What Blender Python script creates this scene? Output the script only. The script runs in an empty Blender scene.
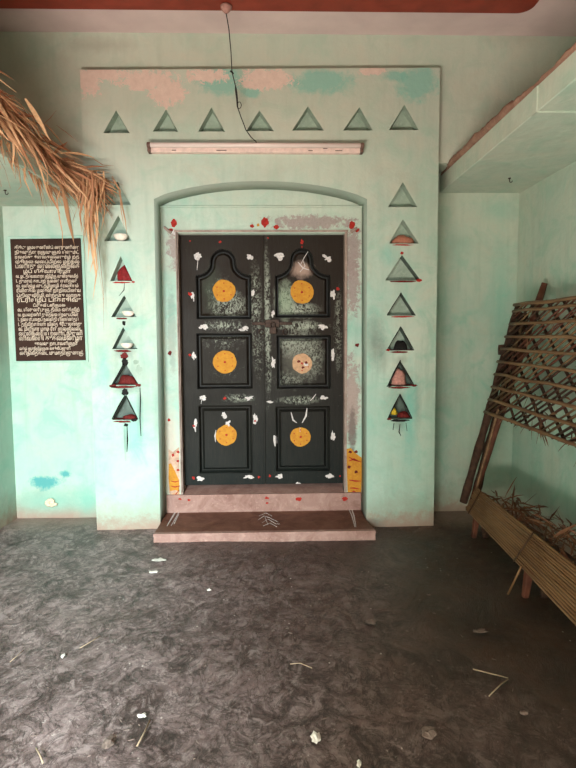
import bpy, bmesh, math, random
from mathutils import Vector, Matrix, noise as mnoise
random.seed(7)
S = bpy.context.scene
COL = S.collection
PI = math.pi

# ------------------------------------------------------------------ camera
HC = 1.42
FPX = 577.0
YAW, PITCH, ROLL = math.radians(1.6), math.atan(50/577), math.radians(0.35)
cam_d = bpy.data.cameras.new('camera'); cam = bpy.data.objects.new('camera', cam_d); COL.objects.link(cam)
cam_d.sensor_fit = 'VERTICAL'; cam_d.sensor_height = 36; cam_d.lens = 36*FPX/768
CR = Matrix.Rotation(-YAW, 4, 'Z') @ Matrix.Rotation(PI/2-PITCH, 4, 'X') @ Matrix.Rotation(-ROLL, 4, 'Z')
cam.matrix_world = Matrix.Translation((0, 0, HC)) @ CR
S.camera = cam
def P(px, py, Y):
    """world point on the plane y = Y seen at photo pixel (px, py)"""
    d = CR.to_3x3() @ Vector(((px-288)/FPX, (384-py)/FPX, -1))
    t = Y/d.y
    return Vector((d.x*t, Y, HC+d.z*t))
def PZ(px, py, z=0.0):
    """world point on the horizontal plane z seen at photo pixel"""
    d = CR.to_3x3() @ Vector(((px-288)/FPX, (384-py)/FPX, -1))
    t = (z-HC)/d.z
    return Vector((d.x*t, d.y*t, z))

# ------------------------------------------------------------------ world, daylight, exposure
S.view_settings.view_transform = 'Standard'; S.view_settings.look = 'None'
S.view_settings.gamma = 1; S.view_settings.use_curve_mapping = False
S.view_settings.exposure = 0.0
w = bpy.data.worlds.new('world'); S.world = w; w.use_nodes = True
w.node_tree.nodes['Background'].inputs[0].default_value = (1.0, 0.80, 0.68, 1)
w.node_tree.nodes['Background'].inputs[1].default_value = 0.10
def area(name, loc, target, sx, sy, power, col, spread=PI):
    l = bpy.data.lights.new(name, 'AREA'); l.shape = 'RECTANGLE'; l.size = sx; l.size_y = sy
    l.energy = power; l.color = col; l.spread = spread
    o = bpy.data.objects.new(name, l); COL.objects.link(o); o.location = loc
    o.rotation_euler = (Vector(target)-Vector(loc)).to_track_quat('-Z', 'Y').to_euler()
    return o
# sky light falling in through the added opening, behind and to the left of the camera
area('courtyard_daylight', (-1.4, -2.6, 2.2), (-1.45, 4.4, 0.4), 0.9, 1.4, 880, (0.84, 1.0, 1.03))
# upward fill lamp added near the floor, standing in for warm bounced light
area('bounce_fill_lamp', (-0.9, -0.1, 0.04), (-0.6, 1.3, 3.7), 2.0, 0.7, 285, (1.0, 0.83, 0.72))

# ------------------------------------------------------------------ helpers
WL = {}
def tag(o, label=None, cat=None, group=None, kind=None):
    if label: o['label'] = label
    if cat: o['category'] = cat
    if group: o['group'] = group
    if kind: o['kind'] = kind
    return o
def empty(name, loc, label=None, cat=None, group=None, kind=None):
    o = bpy.data.objects.new(name, None); COL.objects.link(o); o.location = loc
    WL[o.name] = Vector(loc); o.empty_display_size = .1
    return tag(o, label, cat, group, kind)
def build(name, bm, mats, parent=None, origin=None, smooth=False, bevel=0, normals=True):
    """link a bmesh given in world coordinates as one object"""
    off = WL[parent.name] if parent is not None else Vector(origin or (0, 0, 0))
    if off.length: bmesh.ops.translate(bm, verts=bm.verts, vec=-off)
    if normals: bmesh.ops.recalc_face_normals(bm, faces=bm.faces)
    me = bpy.data.meshes.new(name); bm.to_mesh(me); bm.free()
    for m in (mats if isinstance(mats, (list, tuple)) else [mats]): me.materials.append(m)
    if smooth:
        for p in me.polygons: p.use_smooth = True
    o = bpy.data.objects.new(name, me); COL.objects.link(o)
    if parent is not None: o.parent = parent
    else: o.location = off
    WL[o.name] = off
    if bevel:
        b = o.modifiers.new('bevel', 'BEVEL'); b.width = bevel; b.segments = 2; b.limit_method = 'ANGLE'; b.angle_limit = math.radians(40)
    return o
def box(bm, a, b, mi=0):
    x0, y0, z0 = a; x1, y1, z1 = b
    v = [bm.verts.new(p) for p in ((x0,y0,z0),(x1,y0,z0),(x1,y1,z0),(x0,y1,z0),(x0,y0,z1),(x1,y0,z1),(x1,y1,z1),(x0,y1,z1))]
    fs = [bm.faces.new([v[i] for i in f]) for f in ((0,3,2,1),(4,5,6,7),(0,1,5,4),(1,2,6,5),(2,3,7,6),(3,0,4,7))]
    for f in fs: f.material_index = mi
    return fs
def hexa(bm, pts, mi=0):
    """8 corner points: bottom ring then top ring"""
    v = [bm.verts.new(p) for p in pts]
    for f in ((0,3,2,1),(4,5,6,7),(0,1,5,4),(1,2,6,5),(2,3,7,6),(3,0,4,7)):
        bm.faces.new([v[i] for i in f]).material_index = mi
def tube(bm, pts, r, n=8, mi=0, wob=0, flat=1.0):
    """tube through points; r a number or list"""
    pts = [Vector(p) for p in pts]; rs = r if isinstance(r, (list, tuple)) else [r]*len(pts)
    rings = []; up = None
    for i, p in enumerate(pts):
        t = (pts[min(i+1, len(pts)-1)]-pts[max(i-1, 0)])
        if t.length < 1e-9: t = Vector((0, 0, 1))
        t.normalize()
        if up is None:
            up = t.orthogonal().normalized()
        up = (up - t*up.dot(t)); up = up.normalized() if up.length > 1e-6 else t.orthogonal().normalized()
        s = t.cross(up)
        ring = []
        for k in range(n):
            a = 2*PI*k/n; q = rs[i]*(1+random.uniform(-wob, wob))
            ring.append(bm.verts.new(p+up*math.cos(a)*q+s*math.sin(a)*q*flat))
        rings.append(ring)
    for a, b in zip(rings, rings[1:]):
        for k in range(n):
            bm.faces.new((a[k], a[(k+1) % n], b[(k+1) % n], b[k])).material_index = mi
    bm.faces.new(rings[0][::-1]).material_index = mi; bm.faces.new(rings[-1]).material_index = mi
def prism(bm, poly, y0, y1, mi=0):
    """poly: list of (x,z); extruded along y"""
    a = [bm.verts.new((x, y0, z)) for x, z in poly]; b = [bm.verts.new((x, y1, z)) for x, z in poly]
    n = len(a)
    bm.faces.new(a).material_index = mi; bm.faces.new(b[::-1]).material_index = mi
    for i in range(n): bm.faces.new((a[i], b[i], b[(i+1) % n], a[(i+1) % n])).material_index = mi
def plate(loops, y0, y1):
    """wall plate in the xz plane with holes: first loop outer, rest holes -> bmesh between y0 and y1"""
    cu = bpy.data.curves.new('tmp', 'CURVE'); cu.dimensions = '2D'; cu.fill_mode = 'BOTH'
    cu.extrude = abs(y1-y0)/2
    for lp in loops:
        s = cu.splines.new('POLY'); s.points.add(len(lp)-1); s.use_cyclic_u = True
        for pt, (x, z) in zip(s.points, lp): pt.co = (x, z, 0, 1)
    o = bpy.data.objects.new('tmp', cu); COL.objects.link(o)
    dg = bpy.context.evaluated_depsgraph_get(); dg.update()
    me = bpy.data.meshes.new_from_object(o.evaluated_get(dg))
    bpy.data.objects.remove(o); bpy.data.curves.remove(cu)
    bm = bmesh.new(); bm.from_mesh(me); bpy.data.meshes.remove(me)
    for v in bm.verts: v.co = Vector((v.co.x, (y0+y1)/2-v.co.z, v.co.y))
    bmesh.ops.remove_doubles(bm, verts=bm.verts, dist=1e-5)
    return bm
def lathe(bm, prof, c, n=20, mi=0, axis='Z', sx=1, sy=1):
    rings = []
    for r, h in prof:
        ring = []
        for k in range(n):
            a = 2*PI*k/n
            if axis == 'Z': p = (c[0]+math.cos(a)*r*sx, c[1]+math.sin(a)*r*sy, c[2]+h)
            elif axis == 'Y': p = (c[0]+math.cos(a)*r*sx, c[1]+h, c[2]+math.sin(a)*r*sy)
            else: p = (c[0]+h, c[1]+math.cos(a)*r, c[2]+math.sin(a)*r)
            ring.append(bm.verts.new(p))
        rings.append(ring)
    for a, b in zip(rings, rings[1:]):
        for k in range(n): bm.faces.new((a[k], a[(k+1) % n], b[(k+1) % n], b[k])).material_index = mi
    bm.faces.new(rings[0][::-1]).material_index = mi; bm.faces.new(rings[-1]).material_index = mi
def splat(bm, px, py, Y, rx, ry, mi=0, rough=.25, th=.0015, n=18, rot=0):
    """a dab of paint sitting on the plane y=Y, sizes in photo pixels at that depth"""
    c = P(px, py, Y); k = Y/FPX; seed = random.uniform(0, 100); poly = []
    for i in range(n):
        a = 2*PI*i/n
        q = 1+rough*2*mnoise.noise(Vector((math.cos(a)*1.3+seed, math.sin(a)*1.3, seed)))+rough*.5*random.uniform(-1, 1)
        x, z = math.cos(a)*rx*k*q, math.sin(a)*ry*k*q
        poly.append((c.x+x*math.cos(rot)-z*math.sin(rot), c.z+x*math.sin(rot)+z*math.cos(rot)))
    prism(bm, poly, Y-th, Y+.0005, mi)
def sweep(bm, pts, Y, w, mi=0, th=.0015, taper=.4):
    """a brush stroke through photo pixels on plane y=Y; w width px"""
    q = [P(x, y, Y) for x, y in pts]; k = Y/FPX; L, R = [], []
    for i, p in enumerate(q):
        t = (q[min(i+1, len(q)-1)]-q[max(i-1, 0)]).normalized(); nrm = Vector((-t.z, 0, t.x))
        ww = w*k/2*(taper if i in (0, len(q)-1) else 1)*random.uniform(.75, 1.2)
        L.append((p+nrm*ww)); R.append((p-nrm*ww))
    prism(bm, [(v.x, v.z) for v in L]+[(v.x, v.z) for v in R[::-1]], Y-th, Y+.0005, mi)

# ------------------------------------------------------------------ node helper
class M:
    def __init__(s, name, rough=.7, spec=.3):
        s.m = bpy.data.materials.new(name); s.m.use_nodes = True; s.t = s.m.node_tree; s.n = s.t.nodes
        s.b = s.n['Principled BSDF']; s.b.inputs['Roughness'].default_value = rough
        s.b.inputs['Specular IOR Level'].default_value = spec
        s.tc = s.n.new('ShaderNodeTexCoord').outputs['Object']; s._xyz = None
    def put(s, sock, v):
        if hasattr(v, 'is_output') or isinstance(v, bpy.types.NodeSocket): s.t.links.new(v, sock)
        else:
            if isinstance(v, (tuple, list)) and len(v) == 3 and len(sock.default_value) == 4: v = (*v, 1)
            sock.default_value = v
    def xyz(s):
        if s._xyz is None:
            q = s.n.new('ShaderNodeSeparateXYZ'); s.put(q.inputs[0], s.tc); s._xyz = q.outputs
        return s._xyz
    def vec(s, scale=(1, 1, 1), rot=(0, 0, 0), loc=(0, 0, 0)):
        q = s.n.new('ShaderNodeMapping'); s.put(q.inputs[0], s.tc)
        q.inputs['Scale'].default_value = scale; q.inputs['Rotation'].default_value = rot; q.inputs['Location'].default_value = loc
        return q.outputs[0]
    def noise(s, scale=5, detail=4, rough=.55, v=None, dist=0, col=False):
        q = s.n.new('ShaderNodeTexNoise'); s.put(q.inputs['Vector'], v or s.tc)
        q.inputs['Scale'].default_value = scale; q.inputs['Detail'].default_value = detail
        q.inputs['Roughness'].default_value = rough; q.inputs['Distortion'].default_value = dist
        return q.outputs[1 if col else 0]
    def voro(s, scale=5, v=None, feat='F1', out=0):
        q = s.n.new('ShaderNodeTexVoronoi'); q.feature = feat; s.put(q.inputs['Vector'], v or s.tc); q.inputs['Scale'].default_value = scale
        return q.outputs[out]
    def wave(s, scale, dist=2, v=None, detail=2):
        q = s.n.new('ShaderNodeTexWave'); s.put(q.inputs['Vector'], v or s.tc); q.inputs['Scale'].default_value = scale
        q.inputs['Distortion'].default_value = dist; q.inputs['Detail'].default_value = detail
        return q.outputs['Fac']
    def math(s, op, a, b=0.0, c=None, clamp=False):
        q = s.n.new('ShaderNodeMath'); q.operation = op; q.use_clamp = clamp; s.put(q.inputs[0], a); s.put(q.inputs[1], b)
        if c is not None: s.put(q.inputs[2], c)
        return q.outputs[0]
    def rng(s, v, a, b, lo=0.0, hi=1.0, smooth=False):
        q = s.n.new('ShaderNodeMapRange'); s.put(q.inputs['Value'], v)
        if smooth: q.interpolation_type = 'SMOOTHSTEP'
        q.inputs['From Min'].default_value = a; q.inputs['From Max'].default_value = b
        q.inputs['To Min'].default_value = lo; q.inputs['To Max'].default_value = hi
        return q.outputs[0]
    def mix(s, f, a, b, mode='MIX'):
        q = s.n.new('ShaderNodeMix'); q.data_type = 'RGBA'; q.blend_type = mode
        s.put(q.inputs[0], f); s.put(q.inputs[6], a); s.put(q.inputs[7], b)
        return q.outputs[2]
    def spot(s, x, z, rx, rz, amt=.8, soft=.5, nz=None):
        X, Y, Z = s.xyz()
        nz = nz or s.n_edge
        a = s.math('MULTIPLY', s.math('SUBTRACT', X, x), 1/rx); b = s.math('MULTIPLY', s.math('SUBTRACT', Z, z), 1/rz)
        d = s.math('SQRT', s.math('ADD', s.math('MULTIPLY', a, a), s.math('MULTIPLY', b, b)))
        d = s.math('ADD', d, s.math('MULTIPLY', s.math('SUBTRACT', nz, .5), amt*2))
        return s.rng(d, 1.0, 1.0-soft)
    def spotp(s, px, py, Y, rx, ry, **k):
        c = P(px, py, Y); q = Y/FPX
        return s.spot(c.x, c.z, rx*q, ry*q, **k)
    def bump(s, h, strength=.3, dist=.01):
        q = s.n.new('ShaderNodeBump'); q.inputs['Strength'].default_value = strength; q.inputs['Distance'].default_value = dist
        s.put(q.inputs['Height'], h); s.put(s.b.inputs['Normal'], q.outputs[0])
    def base(s, c): s.put(s.b.inputs['Base Color'], c); return s
    def rough(s, v): s.put(s.b.inputs['Roughness'], v)
def plain(name, col, rough=.7, var=.25, scale=20, metal=0, bump=.0, spec=.3):
    m = M(name, rough, spec); n = m.noise(scale, 4)
    d = tuple(c*(1-var) for c in col); l = tuple(min(1, c*(1+var)) for c in col)
    m.base(m.mix(m.rng(n, .3, .7), d, l)); m.b.inputs['Metallic'].default_value = metal
    if bump: m.bump(m.noise(scale*3, 4), bump)
    return m.m

# ------------------------------------------------------------------ depths (metres from the camera's plane)
YW, YP, YR, YD = 4.5, 4.18, 4.42, 4.52      # wing walls, portal face, recess face, door face
ZC = P(290, 34, 4.25).z                        # ceiling
XL, XR = P(17, 515, YW).x, P(511, 495, YW).x # wing side walls
XU = 2.22                                    # upper side walls above the lofts
PX0, PX1 = P(97, 528, YP).x, P(433.5, 528, YP).x
PX0t, PX1t = P(80, 74, YP).x, P(440, 68, YP).x
PZ1 = P(260, 71, YP).z
ZR_TOP = P(440, 193, YW).z+.15; ZL_TOP = P(40, 206.5, YW).z+.15

# ------------------------------------------------------------------ materials
def limewash(name, fn=None, seed=0.0, lowdirt=True):
    m = M(name, .82, .25); m.n_edge = m.noise(13, 9, .78, v=m.vec(loc=(seed, 0, seed)))
    big = m.noise(1.3, 5, .6, v=m.vec(loc=(seed, 3, 1)), dist=.6); mid = m.noise(4.5, 6, .65, v=m.vec(loc=(1, seed, 4)), dist=.8)
    fine = m.noise(38, 5, .7)
    c = m.mix(m.rng(big, .35, .68), (.41, .55, .47), (.52, .63, .54))
    c = m.mix(m.math('MULTIPLY', m.rng(mid, .50, .64), .7), c, (.27, .52, .42))
    c = m.mix(m.math('MULTIPLY', m.rng(m.noise(2.6, 8, .75, v=m.vec(loc=(seed, 9, 2))), .52, .66), .55), c, (.36, .42, .34))          # fresher coat showing
    c = m.mix(m.math('MULTIPLY', m.rng(mid, .47, .28), .65), c, (.56, .56, .46))         # yellowed patches
    streak = m.noise(3.0, 5, .65, v=m.vec(scale=(5, 5, .5)))
    c = m.mix(m.math('MULTIPLY', m.rng(streak, .50, .70), .5), c, (.30, .44, .36))
    c = m.mix(m.math('MULTIPLY', m.rng(fine, .48, .72), .32), c, (.36, .48, .40))
    X, Y, Z = m.xyz()
    old = m.math('ADD', Z, m.math('MULTIPLY', m.math('SUBTRACT', big, .5), 2.5))
    c = m.mix(m.rng(old, 1.6, .2, 0, .45), c, (.36, .58, .47))          # fresher green low down
    c = m.mix(m.rng(old, 1.3, 2.9, 0, .5), c, (.60, .565, .47))          # faded old coat, with warm light up high partly painted in
    if lowdirt:
        h = m.math('ADD', Z, m.math('MULTIPLY', m.math('SUBTRACT', m.n_edge, .5), .35))
        c = m.mix(m.rng(h, .26, .02, 0, .75), c, (.33, .29, .22))
        c = m.mix(m.rng(h, .10, -.03, 0, .9), c, (.36, .24, .19))
    if fn: c = fn(m, c)
    m.base(c)
    m.bump(m.math('ADD', m.math('MULTIPLY', m.noise(14, 6, .6), 1.0), m.math('MULTIPLY', mid, 1.2)), .35, .012)
    return m.m
def overlay(m, c, mask, col, k=1.0):
    return m.mix(m.math('MULTIPLY', mask, k, clamp=True), c, col)
def portal_fn(m, c):
    pink = (.74, .50, .42); teal = (.22, .50, .42); soot = (.05, .06, .05)
    fineE = m.noise(22, 5, .7); rag = m.noise(26, 9, .8, dist=.5)
    for x, y, rx, ry in ((222, 80, 28, 16), (322, 82, 38, 13), (418, 84, 24, 18), (250, 92, 12, 7), (395, 76, 14, 6)):
        c = overlay(m, c, m.spotp(x, y, YP, rx, ry, amt=.9, soft=.4), teal, .75)
    for x, y, rx, ry in ((88, 80, 13, 14), (108, 74, 22, 6), (148, 80, 30, 10), (168, 92, 17, 13), (208, 76, 20, 7), (266, 78, 26, 11), (255, 84, 14, 6), (372, 71, 14, 4)):
        c = overlay(m, c, m.spotp(x, y, YP, rx, ry, amt=1.9, soft=.12, nz=rag), m.mix(fineE, (.58, .42, .36), (.86, .68, .60)))
    for x, y, rx, ry, k in ((374, 338, 12, 34, .45), (382, 350, 10, 26, .35), (160, 405, 9, 50, .3), (133, 372, 30, 24, .22), (145, 405, 12, 30, .18), (118, 340, 28, 26, .12), (400, 395, 20, 34, .2), (417, 405, 6, 34, .3), (140, 415, 4, 34, .45), (125, 440, 1.6, 26, .5), (124, 352, 14, 10, .45), (125, 388, 16, 9, .55), (401, 360, 7, 6, .3), (401, 424, 9, 10, .4)):
        c = overlay(m, c, m.spotp(x, y, YP, rx, ry, amt=.5, soft=.9), soot, k)
    for x, y, rx, ry, k in ((410, 415, 10, 60, .6), (388, 255, 12, 14, .4), (165, 330, 8, 60, .35), (135, 430, 14, 40, .4), (104, 370, 8, 30, .4), (124, 262, 18, 20, .25)):
        c = overlay(m, c, m.spotp(x, y, YP, rx, ry, amt=.7, soft=.8), (.16, .52, .44), k)
    return c
def back_fn(m, c):
    for x, y, rx, ry, k in ((45, 482, 17, 8, .8), (65, 474, 7, 4, .8)):
        c = overlay(m, c, m.spotp(x, y, YW, rx, ry, amt=1.3, soft=.5), (.03, .30, .31), k)
    for x, y, rx, ry, k in ((52, 502, 45, 14, .5), (88, 500, 18, 22, .6)):
        c = overlay(m, c, m.spotp(x, y, YW, rx, ry, amt=.7, soft=.8), (.20, .50, .40), k)
    for x, y, rx, ry, k in ((110, 62, 40, 9, .35), (500, 50, 40, 16, .35), (530, 120, 40, 30, .25), (20, 75, 60, 60, .3), (455, 520, 26, 18, 1.0), (470, 470, 30, 30, .25)):
        c = overlay(m, c, m.spotp(x, y, YW, rx, ry, amt=.7, soft=.8), (.30, .27, .22), k)
    for x, y, rx, ry, k in ((500, 300, 14, 90, .35), (500, 210, 30, 14, .3), (458, 250, 16, 30, .2)):
        c = overlay(m, c, m.spotp(x, y, YW, rx, ry, amt=.7, soft=.8), (.18, .52, .42), k)
    return c
def recess_fn(m, c):
    m.n_rag = m.noise(22, 9, .8, dist=.5)
    for x, y, rx, ry in ((312, 222, 46, 7), (352, 250, 9, 30), (353, 285, 8, 32), (174, 250, 7, 18), (352, 400, 8, 50)):
        c = overlay(m, c, m.spotp(x, y, YR, rx, ry, amt=1.9, soft=.3, nz=m.n_rag), m.mix(m.noise(60, 4, .8), (.20, .16, .15), (.48, .37, .35)), .9)
    for x, y, rx, ry, k in ((170, 440, 12, 50, .55), (352, 410, 12, 60, .3), (174, 480, 14, 30, .7), (356, 500, 14, 30, .6)):
        c = overlay(m, c, m.spotp(x, y, YR, rx, ry, amt=.6, soft=.8), (.62, .42, .34), k)
    for x, y, rx, ry, k in ((352, 430, 5, 30, .7), (172, 330, 5, 50, .3)):
        c = overlay(m, c, m.spotp(x, y, YR, rx, ry, amt=1.0, soft=.4), (.13, .10, .09), k)
    return c
mt_portal = limewash('limewash_portal', portal_fn, 0.0)
mt_back = limewash('limewash_back', back_fn, 5.0)
mt_recess = limewash('limewash_recess', recess_fn, 9.0)
mt_side = limewash('limewash_side', None, 14.0)
mt_slab = limewash('limewash_loft', None, 21.0, lowdirt=False)

def floor_mat():
    m = M('worn_stone_floor', .5, .5)
    v = m.vec(scale=(1.05, .85, 1), rot=(0, 0, -.5))
    big = m.noise(1.1, 6, .6, v=v, dist=.5); mid = m.noise(4.2, 10, .74, v=v, dist=.9); fine = m.noise(15, 9, .78, v=v, dist=.8); grit = m.noise(60, 6, .78)
    ridge = m.math('ABSOLUTE', m.math('SUBTRACT', m.noise(6.5, 6, .7, v=v, dist=1.2), .5))
    c = m.mix(m.rng(mid, .40, .60), (.085, .054, .050), (.27, .195, .192))
    c = m.mix(m.rng(big, .42, .7, 0, .4), c, (.30, .215, .20))
    c = m.mix(m.rng(fine, .50, .60, 0, .7), c, (.42, .33, .32))
    c = m.mix(m.rng(fine, .47, .38, 0, .85), c, (.030, .019, .018))
    c = m.mix(m.rng(ridge, .035, .0, 0, .75), c, (.035, .022, .020))
    c = m.mix(m.math('MULTIPLY', m.rng(grit, .60, .66, 0, .9), m.rng(mid, .45, .55)), c, (.62, .54, .50))
    # floor colour runs from pale at the left to dark brown at the far right
    X, Y, Z = m.xyz()
    dn = m.math('ADD', X, m.math('MULTIPLY', m.math('SUBTRACT', big, .5), 3.0)); dn = m.math('ADD', dn, m.math('MULTIPLY', m.math('SUBTRACT', mid, .5), 1.4))
    dn = m.math('ADD', dn, m.math('MULTIPLY', Y, .22))
    bare = m.mix(m.rng(mid, .36, .64), (.018, .0065, .0035), (.075, .034, .021)); bare = m.mix(m.rng(fine, .58, .72, 0, .35), bare, (.17, .10, .075))  # dark brown colour of the far right
    c = m.mix(m.rng(dn, -.2, 1.9), c, bare)
    wall_dust = m.math('ADD', Y, m.math('MULTIPLY', m.math('SUBTRACT', mid, .5), .5))
    c = m.mix(m.rng(wall_dust, 4.12, 4.4, 0, .7), c, (.33, .22, .18))
    fl = m.voro(26, v=m.vec(scale=(1, .7, 1), rot=(0, 0, .4))); fl2 = m.noise(6, 3, .6, v=m.vec(loc=(4, 4, 0)))
    c = m.mix(m.math('MULTIPLY', m.rng(fl, .13, .08), m.rng(fl2, .56, .62, 0, .8)), c, (.66, .58, .54))
    m.base(c)
    m.rough(m.rng(fine, .3, .7, .36, .6))
    h = m.math('ADD', m.math('MULTIPLY', mid, 1.2), m.math('MULTIPLY', fine, .40)); h = m.math('ADD', h, m.math('MULTIPLY', grit, .07))
    m.bump(h, .55, .025)
    return m.m
mt_floor = floor_mat()
def ceil_mat():
    m = M('faded_pink_ceiling', .85, .2); n = m.noise(3, 6, .6)
    m.base(m.mix(m.rng(n, .35, .7), (.66, .53, .52), (.76, .62, .60))); m.bump(m.noise(20, 5), .2); return m.m
mt_ceil = ceil_mat()
mt_red = plain('red_oxide_paint', (.27, .045, .025), .55, .2, 8)
def cement(name, a, b, fn=None):
    m = M(name, .65, .4); m.n_edge = m.noise(9, 6, .65)
    n = m.noise(7, 7, .65, dist=.8); f = m.noise(45, 5, .7)
    c = m.mix(m.rng(n, .35, .68), a, b); c = m.mix(m.rng(f, .55, .75, 0, .4), c, tuple(min(1, x*1.8) for x in b))
    if fn: c = fn(m, c)
    m.base(c); m.bump(m.math('ADD', n, m.math('MULTIPLY', f, .3)), .5, .01); return m.m
mt_step = cement('red_cement_step', (.105, .036, .020), (.20, .085, .055))
mt_stepedge = cement('worn_pink_cement', (.24, .12, .095), (.40, .245, .205))
mt_frame = cement('pinkish_jamb_paint', (.25, .17, .14), (.44, .33, .28))
mt_niche = cement('niche_green', (.26, .34, .27), (.38, .47, .39))
mt_niche_dark = cement('niche_soot', (.03, .04, .035), (.13, .18, .15))
mt_white = plain('white_lime_paint', (.60, .54, .52), .8, .25, 90)
mt_vermilion = plain('vermilion_powder', (.36, .022, .015), .85, .3, 80)
mt_maroon = plain('dark_kumkum', (.13, .012, .010), .8, .4, 80)
def yellow_mat():
    m = M('turmeric_paint', .75, .25); n = m.noise(30, 5, .7); f = m.noise(110, 4, .7)
    c = m.mix(m.rng(n, .3, .7), (.46, .17, .018), (.60, .29, .03)); c = m.mix(m.rng(f, .62, .7, 0, .8), c, (.30, .10, .02))
    m.base(c); return m.m
mt_yellow = yellow_mat()
mt_blush = plain('pinkish_wash', (.55, .36, .26), .85, .3, 30)
mt_peach = plain('faded_turmeric', (.52, .30, .17), .8, .2, 60)
mt_soot = plain('soot', (.012, .011, .010), .9, .4, 50)
mt_black = plain('black_flex', (.015, .013, .012), .5, .1)
def door_mat(name, chips):
    m = M(name, .5, .10); g = m.noise(2.2, 5, .6)
    v = m.vec(scale=(14, 14, 1.4)); grain = m.noise(9, 6, .65, v=v)
    X, Y, Z = m.xyz()
    c = m.mix(m.rng(Z, -.2+DZ0, 1.3+DZ0), (.006, .012, .012), (.022, .014, .010))  # bluish reflection on the lower door painted in; browner towards the top
    c = m.mix(m.rng(grain, .4, .7, 0, .5), c, (.030, .026, .020))
    m.n_edge = m.noise(12, 6, .7)
    fl = m.noise(46, 7, .78, v=m.vec(scale=(1, 1, .7)), dist=1.2)
    def chip(x, y, rx, ry, k, th, col=(.40, .42, .34)):
        nonlocal c
        a = m.spotp0(x, y, rx, ry)
        c = m.mix(m.math('MULTIPLY', m.math('MULTIPLY', a, m.rng(fl, th, th+.05)), k*.78), c, col)
    c = overlay(m, c, m.rng(m.noise(60, 5, .75), .68, .72), (.30, .28, .22), .5)
    for q in chips:
        if len(q) == 7:
            c = overlay(m, c, m.spotp0(q[0], q[1], q[2], q[3]), q[6], q[4])
        else: chip(*q)
    m.base(c); m.rough(m.rng(g, .3, .7, .40, .6)); m.bump(m.math('ADD', grain, m.math('MULTIPLY', fl, .35)), .35, .004)
    return m.m
# door object coordinates are relative to the door's base point
DBASE = Vector((P(263, 484, YD).x, YD, P(263, 484, YD).z)); DZ0 = 0.0
def _sp0(self, px, py, rx, ry):
    c = P(px, py, YD)-DBASE; q = YD/FPX
    return self.spot(c.x, c.z, rx*q, ry*q, amt=.6, soft=.7)
M.spotp0 = _sp0
mt_doorL = door_mat('old_door_paint_left', [(222, 300, 16, 26, .9, .50), (236, 305, 12, 16, .8, .48), (224, 340, 26, 12, .6, .54), (255, 300, 8, 40, .8, .50), (225, 326, 26, 6, .9, .50), (226, 370, 20, 20, .35, .56), (258, 345, 7, 40, .6, .52), (238, 398, 18, 5, .9, .49), (212, 290, 12, 28, .30, 0, (.09, .12, .08))])
mt_doorR = door_mat('old_door_paint_right', [(285, 300, 14, 22, 1, .44), (300, 310, 22, 10, 1, .46), (295, 345, 20, 16, .9, .46), (310, 355, 16, 30, .8, .48), (290, 380, 18, 12, .6, .50), (285, 300, 12, 22, .55, 0, (.20, .27, .17)), (300, 360, 24, 26, .55, 0, (.16, .15, .12)), (300, 326, 28, 6, 1, .46), (300, 400, 26, 5, .9, .48), (267, 300, 4, 60, .9, .46), (338, 330, 5, 50, .6, .50), (302, 270, 14, 10, .8, .50, (.45, .30, .24)), (268, 360, 4, 50, .7, .50)])
mt_groove = plain('door_groove', (.008, .007, .006), .6, .3)
mt_iron = plain('rusty_iron', (.045, .025, .018), .55, .4, 60, metal=.5)
mt_paintwood = plain('red_brown_wood', (.10, .035, .022), .6, .4, 25)

# ------------------------------------------------------------------ setting
def structure(name, bm, mat, label, cat, **k):
    return tag(build(name, bm, mat, **k), label, cat, kind='structure')
# floor with gentle real unevenness
bm = bmesh.new()
bmesh.ops.create_grid(bm, x_segments=110, y_segments=150, size=.5)
for v in bm.verts:
    x, y = v.co.x*6.0, 1.4+v.co.y*7.2
    z = .012*mnoise.noise(Vector((x*1.1, y*1.6, 0)))+.006*mnoise.noise(Vector((x*4, y*5.5, 3)))-.012
    v.co = (x, y, min(z, 0))
structure('floor', bm, mt_floor, 'dark worn uneven stone floor with scratches and pale specks', 'floor', smooth=True, normals=False)

# back wall, with an opening behind the portal
bm = plate([[(-XU-.1, -.05), (XU+.1, -.05), (XU+.1, ZC+.05), (-XU-.1, ZC+.05)],
            [(PX0+.15, -.02), (PX0+.15, PZ1-.3), (PX1-.15, PZ1-.3), (PX1-.15, -.02)]], YW, YW+.12)
structure('wall_back', bm, mt_back, 'faded mint green back wall behind the portal with wings on both sides', 'wall')

YU = YP+.07
bm = bmesh.new()
box(bm, (-XU-.1, YU, ZL_TOP), (PX0+.12, YW+.01, ZC+.05)); box(bm, (PX1-.12, YU, ZR_TOP), (XU+.1, YW+.01, ZC+.05)); box(bm, (PX0+.12, YU, PZ1-.12), (PX1-.12, YW+.01, ZC+.05))
structure('wall_upper', bm, mt_back, 'faded upper wall above the portal and the two lofts', 'wall')
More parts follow.
